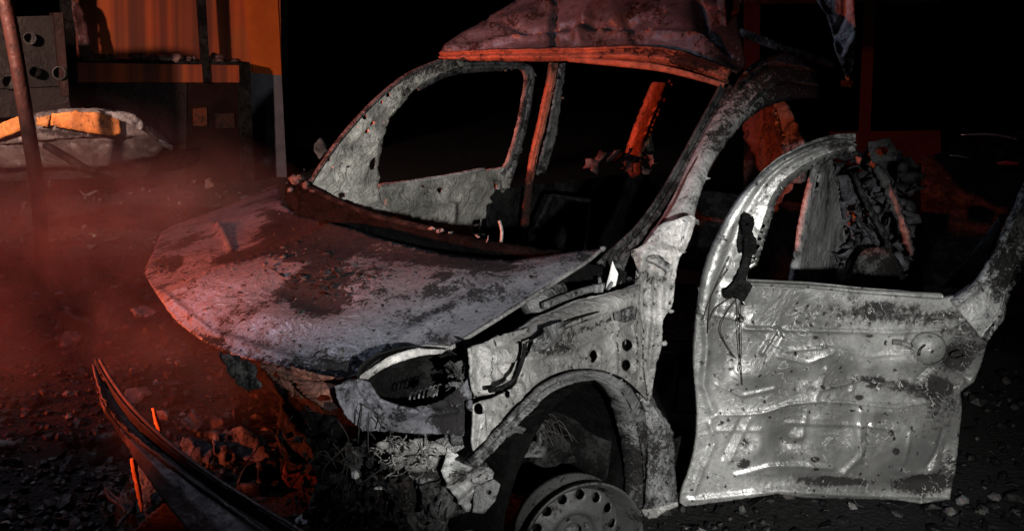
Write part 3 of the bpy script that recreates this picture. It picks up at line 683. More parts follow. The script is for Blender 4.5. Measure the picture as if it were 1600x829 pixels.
# -- wheel
RIMD = burnt('sooty_rim', (.075, .075, .074), soot_shade=(.008, .008, .008), amt=.5, bump=.4, seed=18, spec=.3)
WC = V(.03, .80, .264)
wn_ = V(.56, .83, .0).normalized(); wt = V(-wn_.y, wn_.x, 0); wu = V(0, 0, 1)
WH = bpy.data.objects.new('wheel', None)
COL.objects.link(WH); WH.parent = VAN; WH.location = WC - VAN.location
def lathe(prof, n=72):
    vs = []; fs = []
    for i in range(n):
        a = 2 * math.pi * i / n
        for (r, d) in prof: vs.append(WC + (wt * math.cos(a) + wu * math.sin(a)) * r + wn_ * d)
    m = len(prof); vs = [WC + (v - WC) * .9 for v in vs]
    for i in range(n):
        for j in range(m - 1):
            fs.append((i * m + j, ((i + 1) % n) * m + j, ((i + 1) % n) * m + j + 1, i * m + j + 1))
    return vs, fs
mk('rim', *lathe([(.170, -.05), (.195, -.045), (.196, -.02), (.182, .0), (.178, .03), (.196, .045), (.204, .075), (.214, .082), (.219, .090), (.219, .097), (.213, .098), (.209, .088), (.199, .082), (.190, .050), (.172, .036), (.168, -.045)]), RIMD, WH)
# pressed disc with ventilation holes, meshed in polar coordinates
def disc():
    pts = []; R1, R0 = .178, .034
    holes = [(math.cos(2 * math.pi * (k + .35) / 14) * .143, math.sin(2 * math.pi * (k + .35) / 14) * .143) for k in range(14)]
    bolts = [(math.cos(2 * math.pi * k / 4 + .4) * .054, math.sin(2 * math.pi * k / 4 + .4) * .054) for k in range(4)]
    edges = []
    def loop(cx, cy, r, n):
        b = len(pts)
        for i in range(n): pts.append(Vector((cx + r * math.cos(2 * math.pi * i / n), cy + r * math.sin(2 * math.pi * i / n))))
        edges.extend((b + i, b + (i + 1) % n) for i in range(n))
    loop(0, 0, R1, 90); loop(0, 0, R0, 30)
    for h in holes: loop(h[0], h[1], .016, 20)
    for h in bolts: loop(h[0], h[1], .0075, 10)
    rs = np.random.RandomState(1)
    for r in np.arange(R0 + .006, R1 - .004, .007):
        n = int(2 * math.pi * r / .008)
        for i in range(n):
            x, y = r * math.cos(2 * math.pi * i / n), r * math.sin(2 * math.pi * i / n)
            if all(math.hypot(x - a, y - b) > .0195 for a, b in holes) and all(math.hypot(x - a, y - b) > .011 for a, b in bolts): pts.append(Vector((x, y)))
    v2, e, f, *_ = geometry.delaunay_2d_cdt(pts, edges, [], 0, 1e-6)
    def z(r): return -.038 + float(np.interp(r, [.034, .05, .068, .078, .092, .12, .15, .165, .178], [.046, .044, .046, .066, .074, .064, .056, .044, .02]))
    fs = []
    for t in f:
        c = sum((v2[i] for i in t), Vector((0, 0))) / len(t); r = c.length
        if r > R1 or r < R0: continue
        if any((c - Vector(h)).length < .0157 for h in holes) or any((c - Vector(h)).length < .0072 for h in bolts): continue
        fs.append(tuple(t))
    vs = [WC + (wt * v.x + wu * v.y + wn_ * (z(v.length))) * .9 for v in v2]
    return vs, fs
mk('wheel_disc', *disc(), RIMM, WH, solid=.004, offset=0)
mk('hub', *lathe([(.0, .012), (.020, .012), (.026, .006), (.029, -.02), (.034, -.03), (.06, -.035), (.066, -.07)], 32), DARK, WH)
g = G()
for k in range(4):
    a = 2 * math.pi * k / 4 + .4; c = WC + (wt * math.cos(a) + wu * math.sin(a)) * .054
    G().add(tubeg([c - wn_ * .02, c + wn_ * .006], .010, 6)).build('wheel_bolt', MIDG, WH)
mk('brake_drum', *lathe([(.03, -.06), (.14, -.06), (.15, -.07), (.15, -.12), (.03, -.13)], 40), BLACK, WH)
def tyre_ash(u, v):
    a = 2 * math.pi * u; b = 2 * math.pi * v; r = .235 + .025 * math.cos(b)
    k = 1 + .12 * noise.noise(Vector((math.cos(a) * 4, math.sin(a) * 4, b)))
    q = WC + (wt * math.cos(a) + wu * math.sin(a)) * r * k + wn_ * (.05 + .075 * math.sin(b) - .05)
    q.z = max(q.z, .005); return q
a_, b_ = grid3(lambda u, v: tyre_ash(.54 + u * .40, v), 50, 12); mk('burnt_tyre', a_, b_, BLACK, WH)

# -- front end: headlight housing, slam panel, torn rails, engine clutter
FRP = plane3(onz(540, 600, .80), ony(735, 640, .74), onz(560, 690, .60))
FR = facing(onax(540, 620, 0, .78), ony(738, 640, .72))
corner = sheet('front_corner_panel', cr([(522, 604), (545, 592), (572, 594), (582, 612), (604, 628), (640, 635), (680, 628), (708, 614), (732, 590)], 3) + [(738, 640), (738, 682), (700, 678), (640, 676), (562, 672), (544, 652), (530, 628)], FR, burnt('blue_grey_corner', (.15, .15, .17), amt=.42, scale=1.3, bump=.8, seed=22), VAN, step=4, jit=1, wob=.018, wobs=8, fine=.003, thick=.006,
      ridges=[([(545, 600), (575, 640), (560, 668)], 6, .02), ([(616, 632), (612, 675)], 3, -.02), ([(600, 635), (650, 648), (710, 640)], 6, .02), ([(570, 598), (590, 625), (640, 640)], 5, .02)], soot_shade=[(700, 640, 36, 40, 0, 1.1), (620, 640, 14, 20, 0, .3)], label='torn blue grey skin below the empty headlight opening')
# empty headlight bowl
def bowl(u, v):
    a = 2 * math.pi * u; x = 652 + 98 * math.cos(a) * (1 - v ** 2 * .99); y = 594 + 54 * math.sin(a) * (1 - v ** 2 * .99)
    return hit(x, y, FR, -.11 - .16 * v ** .6) + V(0, 0, .01 * noise.noise(Vector((u * 20, v * 8, 0))))
a_, b_ = grid3(bowl, 40, 10); mk('headlight_housing', a_, b_, BLACK, VAN, solid=.004)
q = hit(655, 592, FR, -.26); panel('housing_back', q + V(-.1, -.25, -.12), q + V(.0, .25, -.12), q + V(0, .25, .14), q + V(-.1, -.25, .14), BLACK, VAN)
g = G()
for k in range(7):
    x = 640 + k * 7; g.add(pxtube([(x, 624 - k), (x + 3, 614 - k * 2), (x + 7, 612 - k * 2)], FR, .0025, .0, 5))
g.add(shard(rnd, hit(676, 612, FR, 0), .03, .8)).build('cooling_fins', MIDG, VAN)
g = G()
for k in range(70): g.add(shard(rnd, hit(rnd.uniform(700, 738), rnd.uniform(570, 685), FR, rnd.uniform(-.08, .01)), rnd.uniform(.015, .045), 1.3))
g.build('melted_lamp_remains', DARK, VAN, kind='stuff')
# torn skin under the hood's front edge, orange lamp light put into its colour
NOSE = facing(onax(350, 560, 0, .80), onax(545, 620, 0, .74))
sheet('nose_panel', [(402, 563), (440, 572), (500, 584), (556, 590), (548, 606), (534, 632), (520, 646), (500, 630), (468, 620), (442, 606), (425, 590), (408, 578)], NOSE, burnt('torn_nose_skin', (.24, .10, .07), amt=.5, bump=.8, seed=25), VAN, step=3.5, jit=3, wob=.04, wobs=9, fine=.006, holes=[circ(470, 602, 7, 4, 20), circ(512, 622, 6, 4), circ(430, 584, 4, 3)], ridges=[([(410, 570), (470, 600), (520, 640)], 3, .03), ([(440, 575), (480, 590), (545, 600)], 3, -.03)], soot_shade=[(520, 640, 30, 12, 0, .6)])
sheet('grille_remnant', [(345, 548), (372, 556), (398, 566), (402, 590), (412, 606), (390, 612), (372, 600), (362, 575)], NOSE, DARK, VAN, step=4.5, jit=3, wob=.03, wobs=9, off=-.02)
# inner engine mass
def eng(u, v):
    a = 2 * math.pi * u; z = .22 + .55 * v; r = 1 + .22 * noise.fractal(Vector((math.cos(a) * 2, math.sin(a) * 2, z * 5)), .8, 2, 4)
    return V(.02 + .22 * math.cos(a) * r, .0 + .46 * math.sin(a) * r, z)
a_, b_ = grid3(eng, 60, 24); ENG = mk('engine', a_, b_, BLACK, VAN)
g = G()
for k in range(30): g.add(lump(rnd, V(rnd.uniform(-.15, .3), rnd.uniform(-.5, .5), rnd.uniform(.66, .78)), rnd.uniform(.06, .16)))
g.build('engine_ancillaries', BLACK, ENG, kind='stuff')
panel('radiator_support', (.42, .1, .3), (.42, .5, .3), (.42, .5, .56), (.42, .1, .56), BLACK, VAN, wob=.05)
g = G()
for k in range(260):
    x = rnd.uniform(445, 640); y = max(rnd.uniform(600, 850), rnd.uniform(600, 850)); y = max(y, 700) if x > 525 else max(y, 600 + (x - 445) * .3)
    g.add(shard(rnd, onax(x, y, 0, rnd.uniform(.50, .78)), rnd.uniform(.010, .035), 1.4))
g.build('crushed_radiator_pieces', burnt('brown_black_scrap', (.03, .022, .02), amt=.5, scale=2, seed=24), VAN, kind='stuff')
g = G()
for k in range(16):
    x = rnd.uniform(440, 620); y = rnd.uniform(640, 790); a = onax(x, y, 0, rnd.uniform(.72, .9)); pts = [tuple(a)]
    for j in range(4): pts.append(tuple(Vector(pts[-1]) + V(rnd.uniform(-.02, .05), rnd.uniform(-.05, .05), rnd.uniform(-.08, .03))))
    g.add(tubeg(cr(pts, 3), rnd.uniform(.0008, .002), 4))
g.build('hanging_wires', DWIRE, VAN, kind='stuff')
# tangled bright wire bundle below the corner panel
g = G(); cx, cy = 640, 706
for k in range(60):
    a0 = rnd.uniform(0, 6.28); pts = []; off = rnd.uniform(-.05, .03); rr = rnd.uniform(4, 17); q0 = rnd.uniform(0, 6.28); q1 = rnd.random() ** .5
    ax_, ay_ = cx + 52 * q1 * math.cos(q0), cy + 27 * q1 * math.sin(q0); el = rnd.uniform(.3, 1); ra = rnd.uniform(0, 3.1); dr = rnd.uniform(-5, 5)
    for j in range(6):
        a = a0 + j * rnd.uniform(.35, .8); u, w = rr * math.cos(a), rr * el * math.sin(a)
        pts.append(tuple(hit(ax_ + u * math.cos(ra) - w * math.sin(ra) + j * dr, ay_ + u * math.sin(ra) + w * math.cos(ra) + j * abs(dr) * .4, FR, off + rnd.gauss(0, .01))))
    g.add(tubeg(cr(pts, 4), rnd.uniform(.0007, .0026), 5))
g.build('wire_bundle', WIRE, VAN, kind='stuff')
g = G()
for (x, y, s) in [(596, 696, .05), (628, 700, .10), (656, 694, .10), (678, 698, .08), (622, 722, .07), (655, 724, .08), (672, 712, .08)]: g.add(lump(rnd, hit(x, y, FR, -.03), s))
g.build('melted_aluminium', ASH, VAN, kind='stuff')
# end of the chassis rail and crash box
BR = facing(ony(640, 760, .62), ony(770, 700, .78))
sheet('chassis_rail', [(744, 668), (742, 706), (728, 722), (706, 728), (690, 744), (672, 752), (650, 762), (650, 700), (690, 684), (722, 664)], BR, MIDG, VAN, step=4, jit=.8, wob=.01, wobs=10, holes=[circ(688, 708, 5), circ(718, 690, 3, 6, 30), circ(662, 734, 4), circ(705, 716, 2.5)], ridges=[([(650, 720), (700, 694), (742, 672)], 4, .012)], soot_shade=[(672, 730, 30, 24, 0, .5)])
box = sheet('crash_box', [(700, 700), (742, 726), (760, 722), (772, 738), (766, 764), (752, 790), (728, 800), (716, 782), (700, 760), (690, 735)], (BR[0] + BR[1] * .05, BR[1]), PILM, VAN, step=4, jit=.8, wob=.014, wobs=12, holes=[circ(756, 760, 3.5), circ(740, 782, 6, 4, -30)],
      ridges=[([(700, 760), (735, 740), (765, 730)], 4, .03), ([(716, 786), (745, 762), (768, 756)], 4, .02), ([(735, 735), (715, 725)], 5, -.03)], soot_shade=[(715, 745, 16, 12, 0, .7), (770, 770, 10, 16, 0, .5)])
sheet('mounting_plate', [(742, 760), (772, 748), (782, 756), (774, 782), (756, 802), (738, 800)], (BR[0] + BR[1] * .07, BR[1]), MIDG, box, step=4, wob=.008, holes=[circ(764, 768, 4)])
sheet('undertray_sheet', [(620, 760), (660, 740), (700, 748), (716, 770), (720, 800), (700, 812), (690, 850), (600, 860), (600, 800)], (BR[0] - BR[1] * .01, BR[1]), DARK, VAN, step=4.5, jit=1.5, wob=.03, wobs=7, fine=.004, holes=[circ(680, 770, 5, 3), circ(654, 800, 4)],
      ridges=[([(650, 750), (645, 829)], 4, -.02), ([(680, 829), (712, 775)], 5, .02)], soot_shade=[(640, 780, 30, 30, 0, .4)])
g = G()
for k in range(60): g.add(shard(rnd, hit(rnd.uniform(590, 730), rnd.uniform(725, 845), BR, rnd.uniform(-.06, .03)), rnd.uniform(.02, .07), 1.3))
g.build('bumper_remnants', DARK, VAN, kind='stuff')
for k, (x, y, sz) in enumerate([(556, 742, .035), (592, 762, .03)]):
    G().add(lump(rnd, hit(x, y, BR, .04), sz)).build('ceramic_insulator', plain('white_ceramic', (.55, .55, .53)), VAN)
for k, (ol, off, mt) in enumerate([([(575, 735), (612, 722), (640, 742), (648, 790), (640, 850), (585, 860), (570, 800)], -.03, DARK), ([(540, 690), (575, 676), (600, 700), (596, 745), (560, 760), (536, 730)], -.06, DARK),
        ([(560, 745), (590, 750), (600, 800), (590, 850), (548, 850)], -.08, DARK), ([(655, 756), (690, 748), (706, 776), (690, 812), (664, 800)], .02, DARK), ([(500, 730), (540, 742), (552, 800), (530, 850), (480, 850), (486, 780)], -.1, DARK),
        ([(610, 760), (628, 752), (650, 800), (668, 850), (630, 850)], .01, DARK), ([(470, 640), (520, 650), (545, 690), (520, 720), (480, 700)], -.14, BLACK)]):
    sheet('crumpled_bracket', ol, (BR[0] + BR[1] * off, BR[1]), mt, VAN, step=4, jit=1.6, wob=.035, wobs=9, fine=.004, thick=.004, seed=90 + k,
          holes=[circ(sum(p[0] for p in ol) / len(ol), sum(p[1] for p in ol) / len(ol), 4)], ridges=[([ol[0], ol[3]], 4, .03), ([ol[1], ol[4]], 5, -.03)])
# engine bay odds and ends beside the near hood edge
G().add(tubeg([ony(826, 484, .60), ony(846, 468, .60), ony(872, 452, .60)], .035, 14)).build('air_pipe', MIDG, VAN)
G().add(tubeg([tuple(ony(x, y, .66)) for x, y in cr([(850, 478), (880, 465), (920, 452), (960, 444), (985, 436)], 4)], .012, 8)).build('brake_pipe', MIDG, VAN)
sheet('glass_splinter', [(957, 408), (966, 428), (962, 446), (946, 452)], facing(ony(955, 410, .7), ony(955, 450, .7)), plain('pale_glass', (.7, .7, .68), .3), VAN, step=4, thick=.004)
g = G()
for k in range(14): g.add(shard(rnd, ony(rnd.uniform(935, 990), rnd.uniform(436, 456), rnd.uniform(.62, .72)), rnd.uniform(.02, .05), 1))
g.build('scuttle_scrap', MIDG, VAN, kind='stuff'); G().add(lump(rnd, ony(942, 388, .68), .03)).build('hood_hinge', MIDG, hood)
panel('inner_wing', (.5, .56, .55), (-.4, .56, .55), (-.4, .56, .93), (.5, .56, .70), BLACK, VAN, wob=.03)

# -- near front door, open
door_ol = [(1166, 441), (1478, 466), (1500, 462), (1522, 446), (1560, 470), (1546, 520), (1534, 565), (1522, 596), (1510, 604)] + \
    cr([(1500, 612), (1503, 640), (1498, 690), (1492, 740), (1484, 780)], 3) + [(1440, 786), (1400, 781), (1330, 779), (1260, 777), (1215, 771), (1160, 779), (1100, 787), (1070, 791)] + \
    cr([(1063, 785), (1066, 765), (1078, 735), (1088, 690), (1090, 640), (1086, 600), (1084, 560), (1088, 500), (1092, 450)], 3) + [(1120, 446)]
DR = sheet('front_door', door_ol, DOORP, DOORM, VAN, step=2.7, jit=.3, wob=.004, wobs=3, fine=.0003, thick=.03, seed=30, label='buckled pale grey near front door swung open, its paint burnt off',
    holes=[circ(1243, 552, 2.5, 3.5), circ(1282, 540, 1.5)],
    ridges=[([(1112, 652), (1120, 646), (1160, 646), (1195, 643), (1230, 630), (1285, 624), (1340, 628), (1400, 633), (1450, 628), (1480, 640)], 2.2, .008),
            ([(1112, 652), (1120, 646), (1160, 646), (1195, 643), (1230, 630), (1285, 624), (1340, 628), (1400, 633)], 9, .004),
            ([(1165, 513), (1250, 515), (1400, 518), (1478, 513), (1530, 490)], 3, .010), ([(1190, 550), (1202, 532), (1214, 512)], 3.5, .014), ([(1198, 552), (1210, 534), (1222, 514)], 4, -.012),
            ([(1108, 660), (1116, 690), (1098, 730), (1084, 768)], 4, .010), ([(1140, 720), (1158, 680), (1172, 652)], 3.2, .007), ([(1128, 715), (1146, 680), (1160, 652)], 3, -.006),
            ([(1284, 606), (1350, 592), (1400, 604), (1430, 596), (1466, 620), (1494, 640)], 3, .014), ([(1430, 596), (1450, 575), (1480, 570), (1512, 590)], 3, -.012),
            ([(1343, 640), (1342, 720)], 2.8, .006), ([(1356, 640), (1352, 722)], 2.8, -.006), ([(1318, 738), (1338, 716), (1352, 690)], 4, .008), ([(1115, 672), (1190, 671)], 2.6, .005), ([(1230, 660), (1330, 662), (1400, 668)], 2.6, .005),
            ([(1452, 640), (1480, 646), (1482, 664), (1458, 664), (1452, 640)], 3, .006), ([(1450, 730), (1468, 700), (1478, 668)], 4, -.012), ([(1150, 742), (1200, 728), (1245, 726), (1300, 730)], 4, .008), ([(1215, 556), (1262, 566), (1300, 548)], 2.5, .005), ([(1330, 560), (1345, 585), (1330, 610)], 2.5, .006), ([(1390, 640), (1420, 670), (1410, 720)], 2.5, .005), ([(1180, 520), (1230, 548), (1290, 540), (1360, 556), (1420, 548)], 2.2, .004), ([(1120, 600), (1160, 618), (1210, 606)], 2.5, .006), ([(1260, 640), (1250, 700), (1280, 745)], 2.2, .004),
            ([(1076, 780), (1160, 772), (1215, 765), (1330, 772), (1480, 775)], 4, .010), ([(1290, 575), (1282, 600), (1272, 622)], 4, .008), ([(1100, 460), (1104, 540), (1098, 600), (1112, 640)], 6, .012)],
    bumps=[(1225, 688, 26, 14, 0, -0.0189), (1245, 682, 12, 7, -20, 0.0189), (1360, 590, 50, 14, 0, -0.0189), (1300, 555, 40, 16, 0, 0.0147), (1180, 585, 40, 16, 0, 0.0126), (1240, 590, 30, 12, 10, -0.0126), (1400, 690, 50, 40, 0, 0.0168), (1480, 700, 10, 40, 10, -0.0210),
           (1140, 560, 18, 40, 0, -0.0147), (1180, 700, 30, 14, -30, 0.0126), (1250, 750, 60, 10, 0, -0.0147), (1430, 560, 36, 14, 0, 0.0189), (1495, 560, 18, 22, 0, -0.0315), (1330, 690, 12, 26, 0, 0.0105), (1280, 655, 30, 8, 0, 0.0084), (1160, 480, 24, 24, 0, -0.0126), (1440, 755, 40, 12, 0, -0.0210), (1370, 640, 60, 10, 0, 0.0105)],
    soot_shade=[(1320, 485, 170, 26, 2, .35), (1200, 735, 90, 26, 0, .25), (1420, 700, 70, 70, 0, .2), (1180, 590, 90, 20, 0, .22), (1300, 640, 60, 60, 0, .12), (1540, 480, 50, 80, 10, .35), (1110, 520, 26, 90, 0, .25), (1400, 488, 90, 17, 3, .6), (1478, 650, 40, 110, 0, .4), (1560, 420, 40, 120, 20, .4), (1100, 740, 40, 40, 0, .2), (1360, 600, 110, 16, 4, .35), (1240, 655, 70, 10, 0, .25), (1250, 505, 80, 7, 3, .35), (1500, 560, 26, 26, 0, .8), (1440, 756, 52, 15, -4, 1.25), (1290, 752, 50, 9, 0, .8), (1340, 752, 60, 8, 0, .6), (1162, 690, 7, 6, 0, .6), (1163, 724, 11, 8, -30, 1.2), (1128, 512, 14, 60, 0, .25), (1400, 602, 60, 12, 10, .5), (1470, 600, 22, 14, 30, .7),  # broad faint entries also paint the shade low on the door
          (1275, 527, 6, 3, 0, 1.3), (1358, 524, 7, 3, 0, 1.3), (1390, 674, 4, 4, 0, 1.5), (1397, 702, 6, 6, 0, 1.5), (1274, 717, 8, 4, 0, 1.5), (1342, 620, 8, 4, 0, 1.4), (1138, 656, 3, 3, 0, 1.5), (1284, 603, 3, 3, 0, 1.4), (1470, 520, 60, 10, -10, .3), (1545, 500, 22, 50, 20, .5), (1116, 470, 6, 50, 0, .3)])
ff = strip('window_frame', [(1336, 218), (1300, 217), (1260, 229), (1215, 250), (1180, 281), (1150, 316), (1125, 360), (1106, 402), (1094, 446), (1088, 490)],
      [(1336, 227), (1302, 236), (1264, 252), (1232, 273), (1210, 298), (1196, 332), (1184, 372), (1172, 412), (1166, 446), (1150, 500)], (DOORP[0] + DOORP[1] * .004, DOORP[1]), DOORM, DR,
      prof=[(0, -.01), (.07, .012), (.25, .014), (.33, .002), (.45, .001), (.6, .010), (.85, .014), (.93, .02), (1, -.006)], nc=19, thick=.025, wob=.006, wobs=10, fine=.0015, jit=.4, seed=33, soot_shade=[(1300, 226, 60, 18, 0, .9), (1180, 350, 14, 30, 0, .4), (1200, 300, 12, 30, 0, .3)])
strip('rear_window_frame', [(1640, 190), (1610, 268), (1590, 312), (1568, 362), (1545, 410), (1520, 445), (1484, 468)], [(1700, 200), (1640, 280), (1618, 340), (1596, 400), (1576, 440), (1560, 490), (1534, 530)], (DOORP[0] + DOORP[1] * .004, DOORP[1]), PILM, DR,
      prof=[(0, -.01), (.05, .018), (.12, .018), (.2, .004), (.6, .012), (.92, .018), (1, -.008)], nc=17, thick=.025, wob=.006, jit=.5, seed=35, soot_shade=[(1570, 420, 30, 60, 0, .55), (1620, 300, 40, 60, 0, .35)])
strip('window_channel', [(1166, 439), (1260, 443), (1360, 452), (1472, 457)], [(1166, 446), (1260, 450), (1360, 460), (1470, 468)], (DOORP[0] + DOORP[1] * .012, DOORP[1]), DOORM, DR, bulge=.012, nc=7, thick=.02, smoothc=False, soot_shade=[(1390, 456, 60, 6, 0, .3)])
# handle bowl and lock
def disk3(cx, cy, rx, ry, depth, n=24, m=8, off=.012, tilt=0):
    vs = []
    for j in range(m + 1):
        r = j / m
        for i in range(n):
            a = 2 * math.pi * i / n
            x = cx + rx * r * math.cos(a); y = cy + ry * r * math.sin(a)
            vs.append(hit(x, y, DOORP, off + depth * (1 - r * r) + tilt * r * math.cos(a)))
    fs = [(j * n + i, (j + 1) * n + i, (j + 1) * n + (i + 1) % n, j * n + (i + 1) % n) for j in range(m) for i in range(n)]
    return vs, fs
hd = mk('handle', *disk3(1450, 544, 26, 23, .028, tilt=.008), DOORM, DR, solid=.008)
G().add(pxtube([(1396, 534), (1412, 536), (1424, 541)], DOORP, .009, .022, 8)).build('lock_barrel', ASH, hd)
G().add(pxtube([(1436, 555), (1438, 545), (1446, 538)], DOORP, .004, .045, 6)).build('handle_pivot', DARK, hd)
G().add(pxtube([(1488, 552), (1500, 548), (1508, 556), (1494, 560), (1486, 553)], DOORP, .004, .016, 6)).build('latch', DARK, DR)
# mirror bracket hanging on the frame, with scorched cables
mb = sheet('mirror_bracket', cr([(1164, 332), (1172, 334), (1177, 346), (1174, 362), (1182, 376), (1184, 394), (1176, 400), (1172, 420), (1166, 434), (1172, 450), (1168, 462), (1160, 470), (1150, 462), (1140, 468), (1132, 460), (1146, 446), (1155, 430), (1160, 405), (1166, 384), (1160, 364), (1157, 346)], 3), (DOORP[0] + DOORP[1] * .05, DOORP[1]), BLACK, DR, step=4, jit=1.4, wob=.02, wobs=14, thick=.015, holes=[circ(1166, 350, 3)])
sheet('mirror_opening', cr([(1158, 345), (1168, 340), (1172, 370), (1162, 390), (1154, 396), (1152, 380)], 3), (DOORP[0] + DOORP[1] * .024, DOORP[1]), BLACK, DR, step=4, wob=.003, thick=.004)
for k, pts in enumerate([[(1150, 466), (1152, 500), (1155, 540), (1158, 572), (1160, 602)], [(1157, 468), (1158, 520), (1158, 556), (1154, 580)], [(1140, 400), (1122, 440), (1110, 470), (1106, 520)], [(1138, 420), (1112, 460), (1098, 500)], [(1150, 468), (1134, 490), (1126, 520), (1150, 560)], [(1146, 462), (1120, 480), (1108, 500)]]):
    G().add(pxtube(pts, DOORP, .0016, .026, 5)).build('mirror_cable', DWIRE, DR)

# -- near centre pillar stump and wreckage behind the door
CP = plane3((-1.5, .88, .5), (-1.9, .86, .5), (-1.6, .86, 1.4))
strip('centre_pillar', [(1281, 243), (1272, 262), (1262, 310), (1252, 360), (1244, 410), (1240, 445), (1236, 520), (1232, 600)], [(1296, 243), (1302, 270), (1311, 320), (1320, 370), (1324, 410), (1327, 448), (1334, 520), (1340, 600)], CP, burnt('pale_stump_steel', (.46, .46, .46), amt=.38, scale=1.5, bump=.9, cloud=.5, seed=42, soft=.1), VAN,
      prof=[(0, 0), (.06, .010), (.12, .010), (.2, .0), (.5, .006), (.8, .0), (.88, .012), (.95, .012), (1, 0)], nc=21, thick=.02, wob=.005, wobs=9, fine=.0015, jit=.3, seed=41, label='tapering pale pillar stump seen through the open door window', soot_shade=[(1288, 260, 20, 24, 0, .3)])
RP = plane3((-1.75, .70, 1.0), (-1.9, .60, 1.0), (-1.9, .62, 1.7))
RH = strip('rear_roof_hoop', [(1158, 158), (1180, 152), (1205, 160), (1222, 195), (1232, 235), (1234, 262), (1234, 285)], [(1196, 148), (1216, 150), (1234, 168), (1248, 205), (1254, 240), (1255, 265), (1254, 288)], RP, MIDG, VAN, bulge=.03, nc=9, thick=.02, wob=.012, jit=.6, seed=43)
sheet('torn_lining', cr([(1158, 176), (1176, 158), (1196, 160), (1214, 180), (1230, 230), (1234, 290), (1210, 330), (1190, 300), (1176, 240), (1164, 200)], 3), (RP[0] - RP[1] * .06, RP[1]), burnt('dark_red_lining', (.08, .045, .04), amt=.5, seed=44), VAN, step=5, jit=1.2, wob=.03, wobs=8)
# right rear rail, torn hanging strip and folded gutter
strip('roof_rail', [(1158, 44), (1190, 56), (1230, 72), (1270, 84), (1304, 98)], [(1158, 58), (1188, 70), (1226, 84), (1266, 96), (1300, 106)], facing((-2.2, .30, 1.86), (-2.0, .7, 1.72)), ASH, VAN, bulge=.012, nc=7, thick=.02, jit=.8, wob=.01, soot_shade=[(1180, 60, 30, 10, 0, .5)])
sheet('folded_gutter', [(1246, 112), (1262, 106), (1284, 108), (1280, 122), (1266, 140), (1250, 138)], (NP0[0] + NP0[1] * -.05, NP0[1]), MIDG, VAN, step=3.5, wob=.01, jit=.6)
HS = facing((-1.9, .85, 1.62), (-1.9, .85, 1.95))
sheet('hanging_roof_strip', cr([(1262, -40), (1276, -2), (1292, 24), (1302, 52), (1306, 80), (1314, 100), (1322, 124), (1330, 122), (1336, 90), (1337, 50), (1334, 0), (1328, -40)], 3), HS, burnt('pale_roof_strip', (.50, .50, .53), amt=.25, bump=.8, seed=45, metallic=.2), VAN, step=3.6, jit=.8, wob=.012, wobs=9, thick=.006,
      ridges=[([(1272, -10), (1292, 30), (1304, 70), (1318, 112)], 3, .02), ([(1322, -30), (1318, 30), (1300, 60)], 4, -.02), ([(1334, 60), (1318, 90), (1324, 118)], 4, .015)], soot_shade=[(1318, 104, 12, 6, 0, 1)], label='pale torn strip of roof skin hanging down')
G().add(boxg(onax(1325, 131, 1, .85), .05, .05, .03)).build('strip_clamp', DARK, VAN)

def clutter(name, box, dist, n, size, mat, seed, kind='stuff', parent=VAN, flat=1.0, lumps=.3, **kw):
    r = random.Random(seed); g = G()
    for k in range(n):
        c = at(r.uniform(box[0], box[2]), r.uniform(box[1], box[3]), r.uniform(*dist)); s = r.uniform(*size)
        g.add(lump(r, c, s) if r.random() < lumps else shard(r, c, s, flat))
    return g.build(name, mat, parent, kind=kind, **kw)
clutter('rear_wreckage', (1300, 240, 1425, 460), (4.7, 5.3), 220, (.04, .16), burnt('blue_black_scrap', (.16, .16, .18), amt=.4, scale=1.5, seed=50), 3)
# burnt seat frame with tilted rails
SF = facing(at(1395, 230, 4.6), at(1440, 420, 4.8))
sf = sheet('rear_seat_back', [(1356, 222), (1390, 214), (1404, 240), (1400, 252), (1364, 256), (1358, 240)], SF, MIDG, VAN, step=4, jit=1, wob=.02, wobs=9, holes=[circ(1378, 236, 10, 7)], off=.03)
strip('seat_rail', [(1364, 262), (1380, 300), (1400, 350), (1420, 400)], [(1376, 258), (1400, 296), (1414, 340), (1432, 392)], SF, MIDG, VAN, bulge=.02, nc=7, jit=1.5, wob=.02, thick=.02)
strip('seat_rail', [(1330, 270), (1350, 320), (1376, 370), (1396, 420)], [(1338, 268), (1360, 316), (1386, 364), (1406, 414)], SF, DARK, VAN, bulge=.02, nc=7, jit=1.0, wob=.02, thick=.02)
sheet('crushed_spare_drum', cr([(1328, 450), (1334, 410), (1352, 386), (1380, 384), (1404, 402), (1418, 440), (1420, 470), (1330, 470)], 3), (SF[0] + SF[1] * .3, SF[1]), DARK, VAN, step=4.5, wob=.03, wobs=6, bumps=[(1376, 430, 36, 36, 0, .12)], soot_shade=[(1376, 430, 60, 50, 0, .3)])
sheet('loose_side_plate', [(1470, 450), (1520, 392), (1562, 336), (1566, 350), (1540, 420), (1520, 450)], facing(at(1520, 340, 3.9), at(1500, 440, 3.9)), burnt('dim_plate', (.025, .025, .025), amt=.3, seed=52), VAN, step=5, wob=.01)
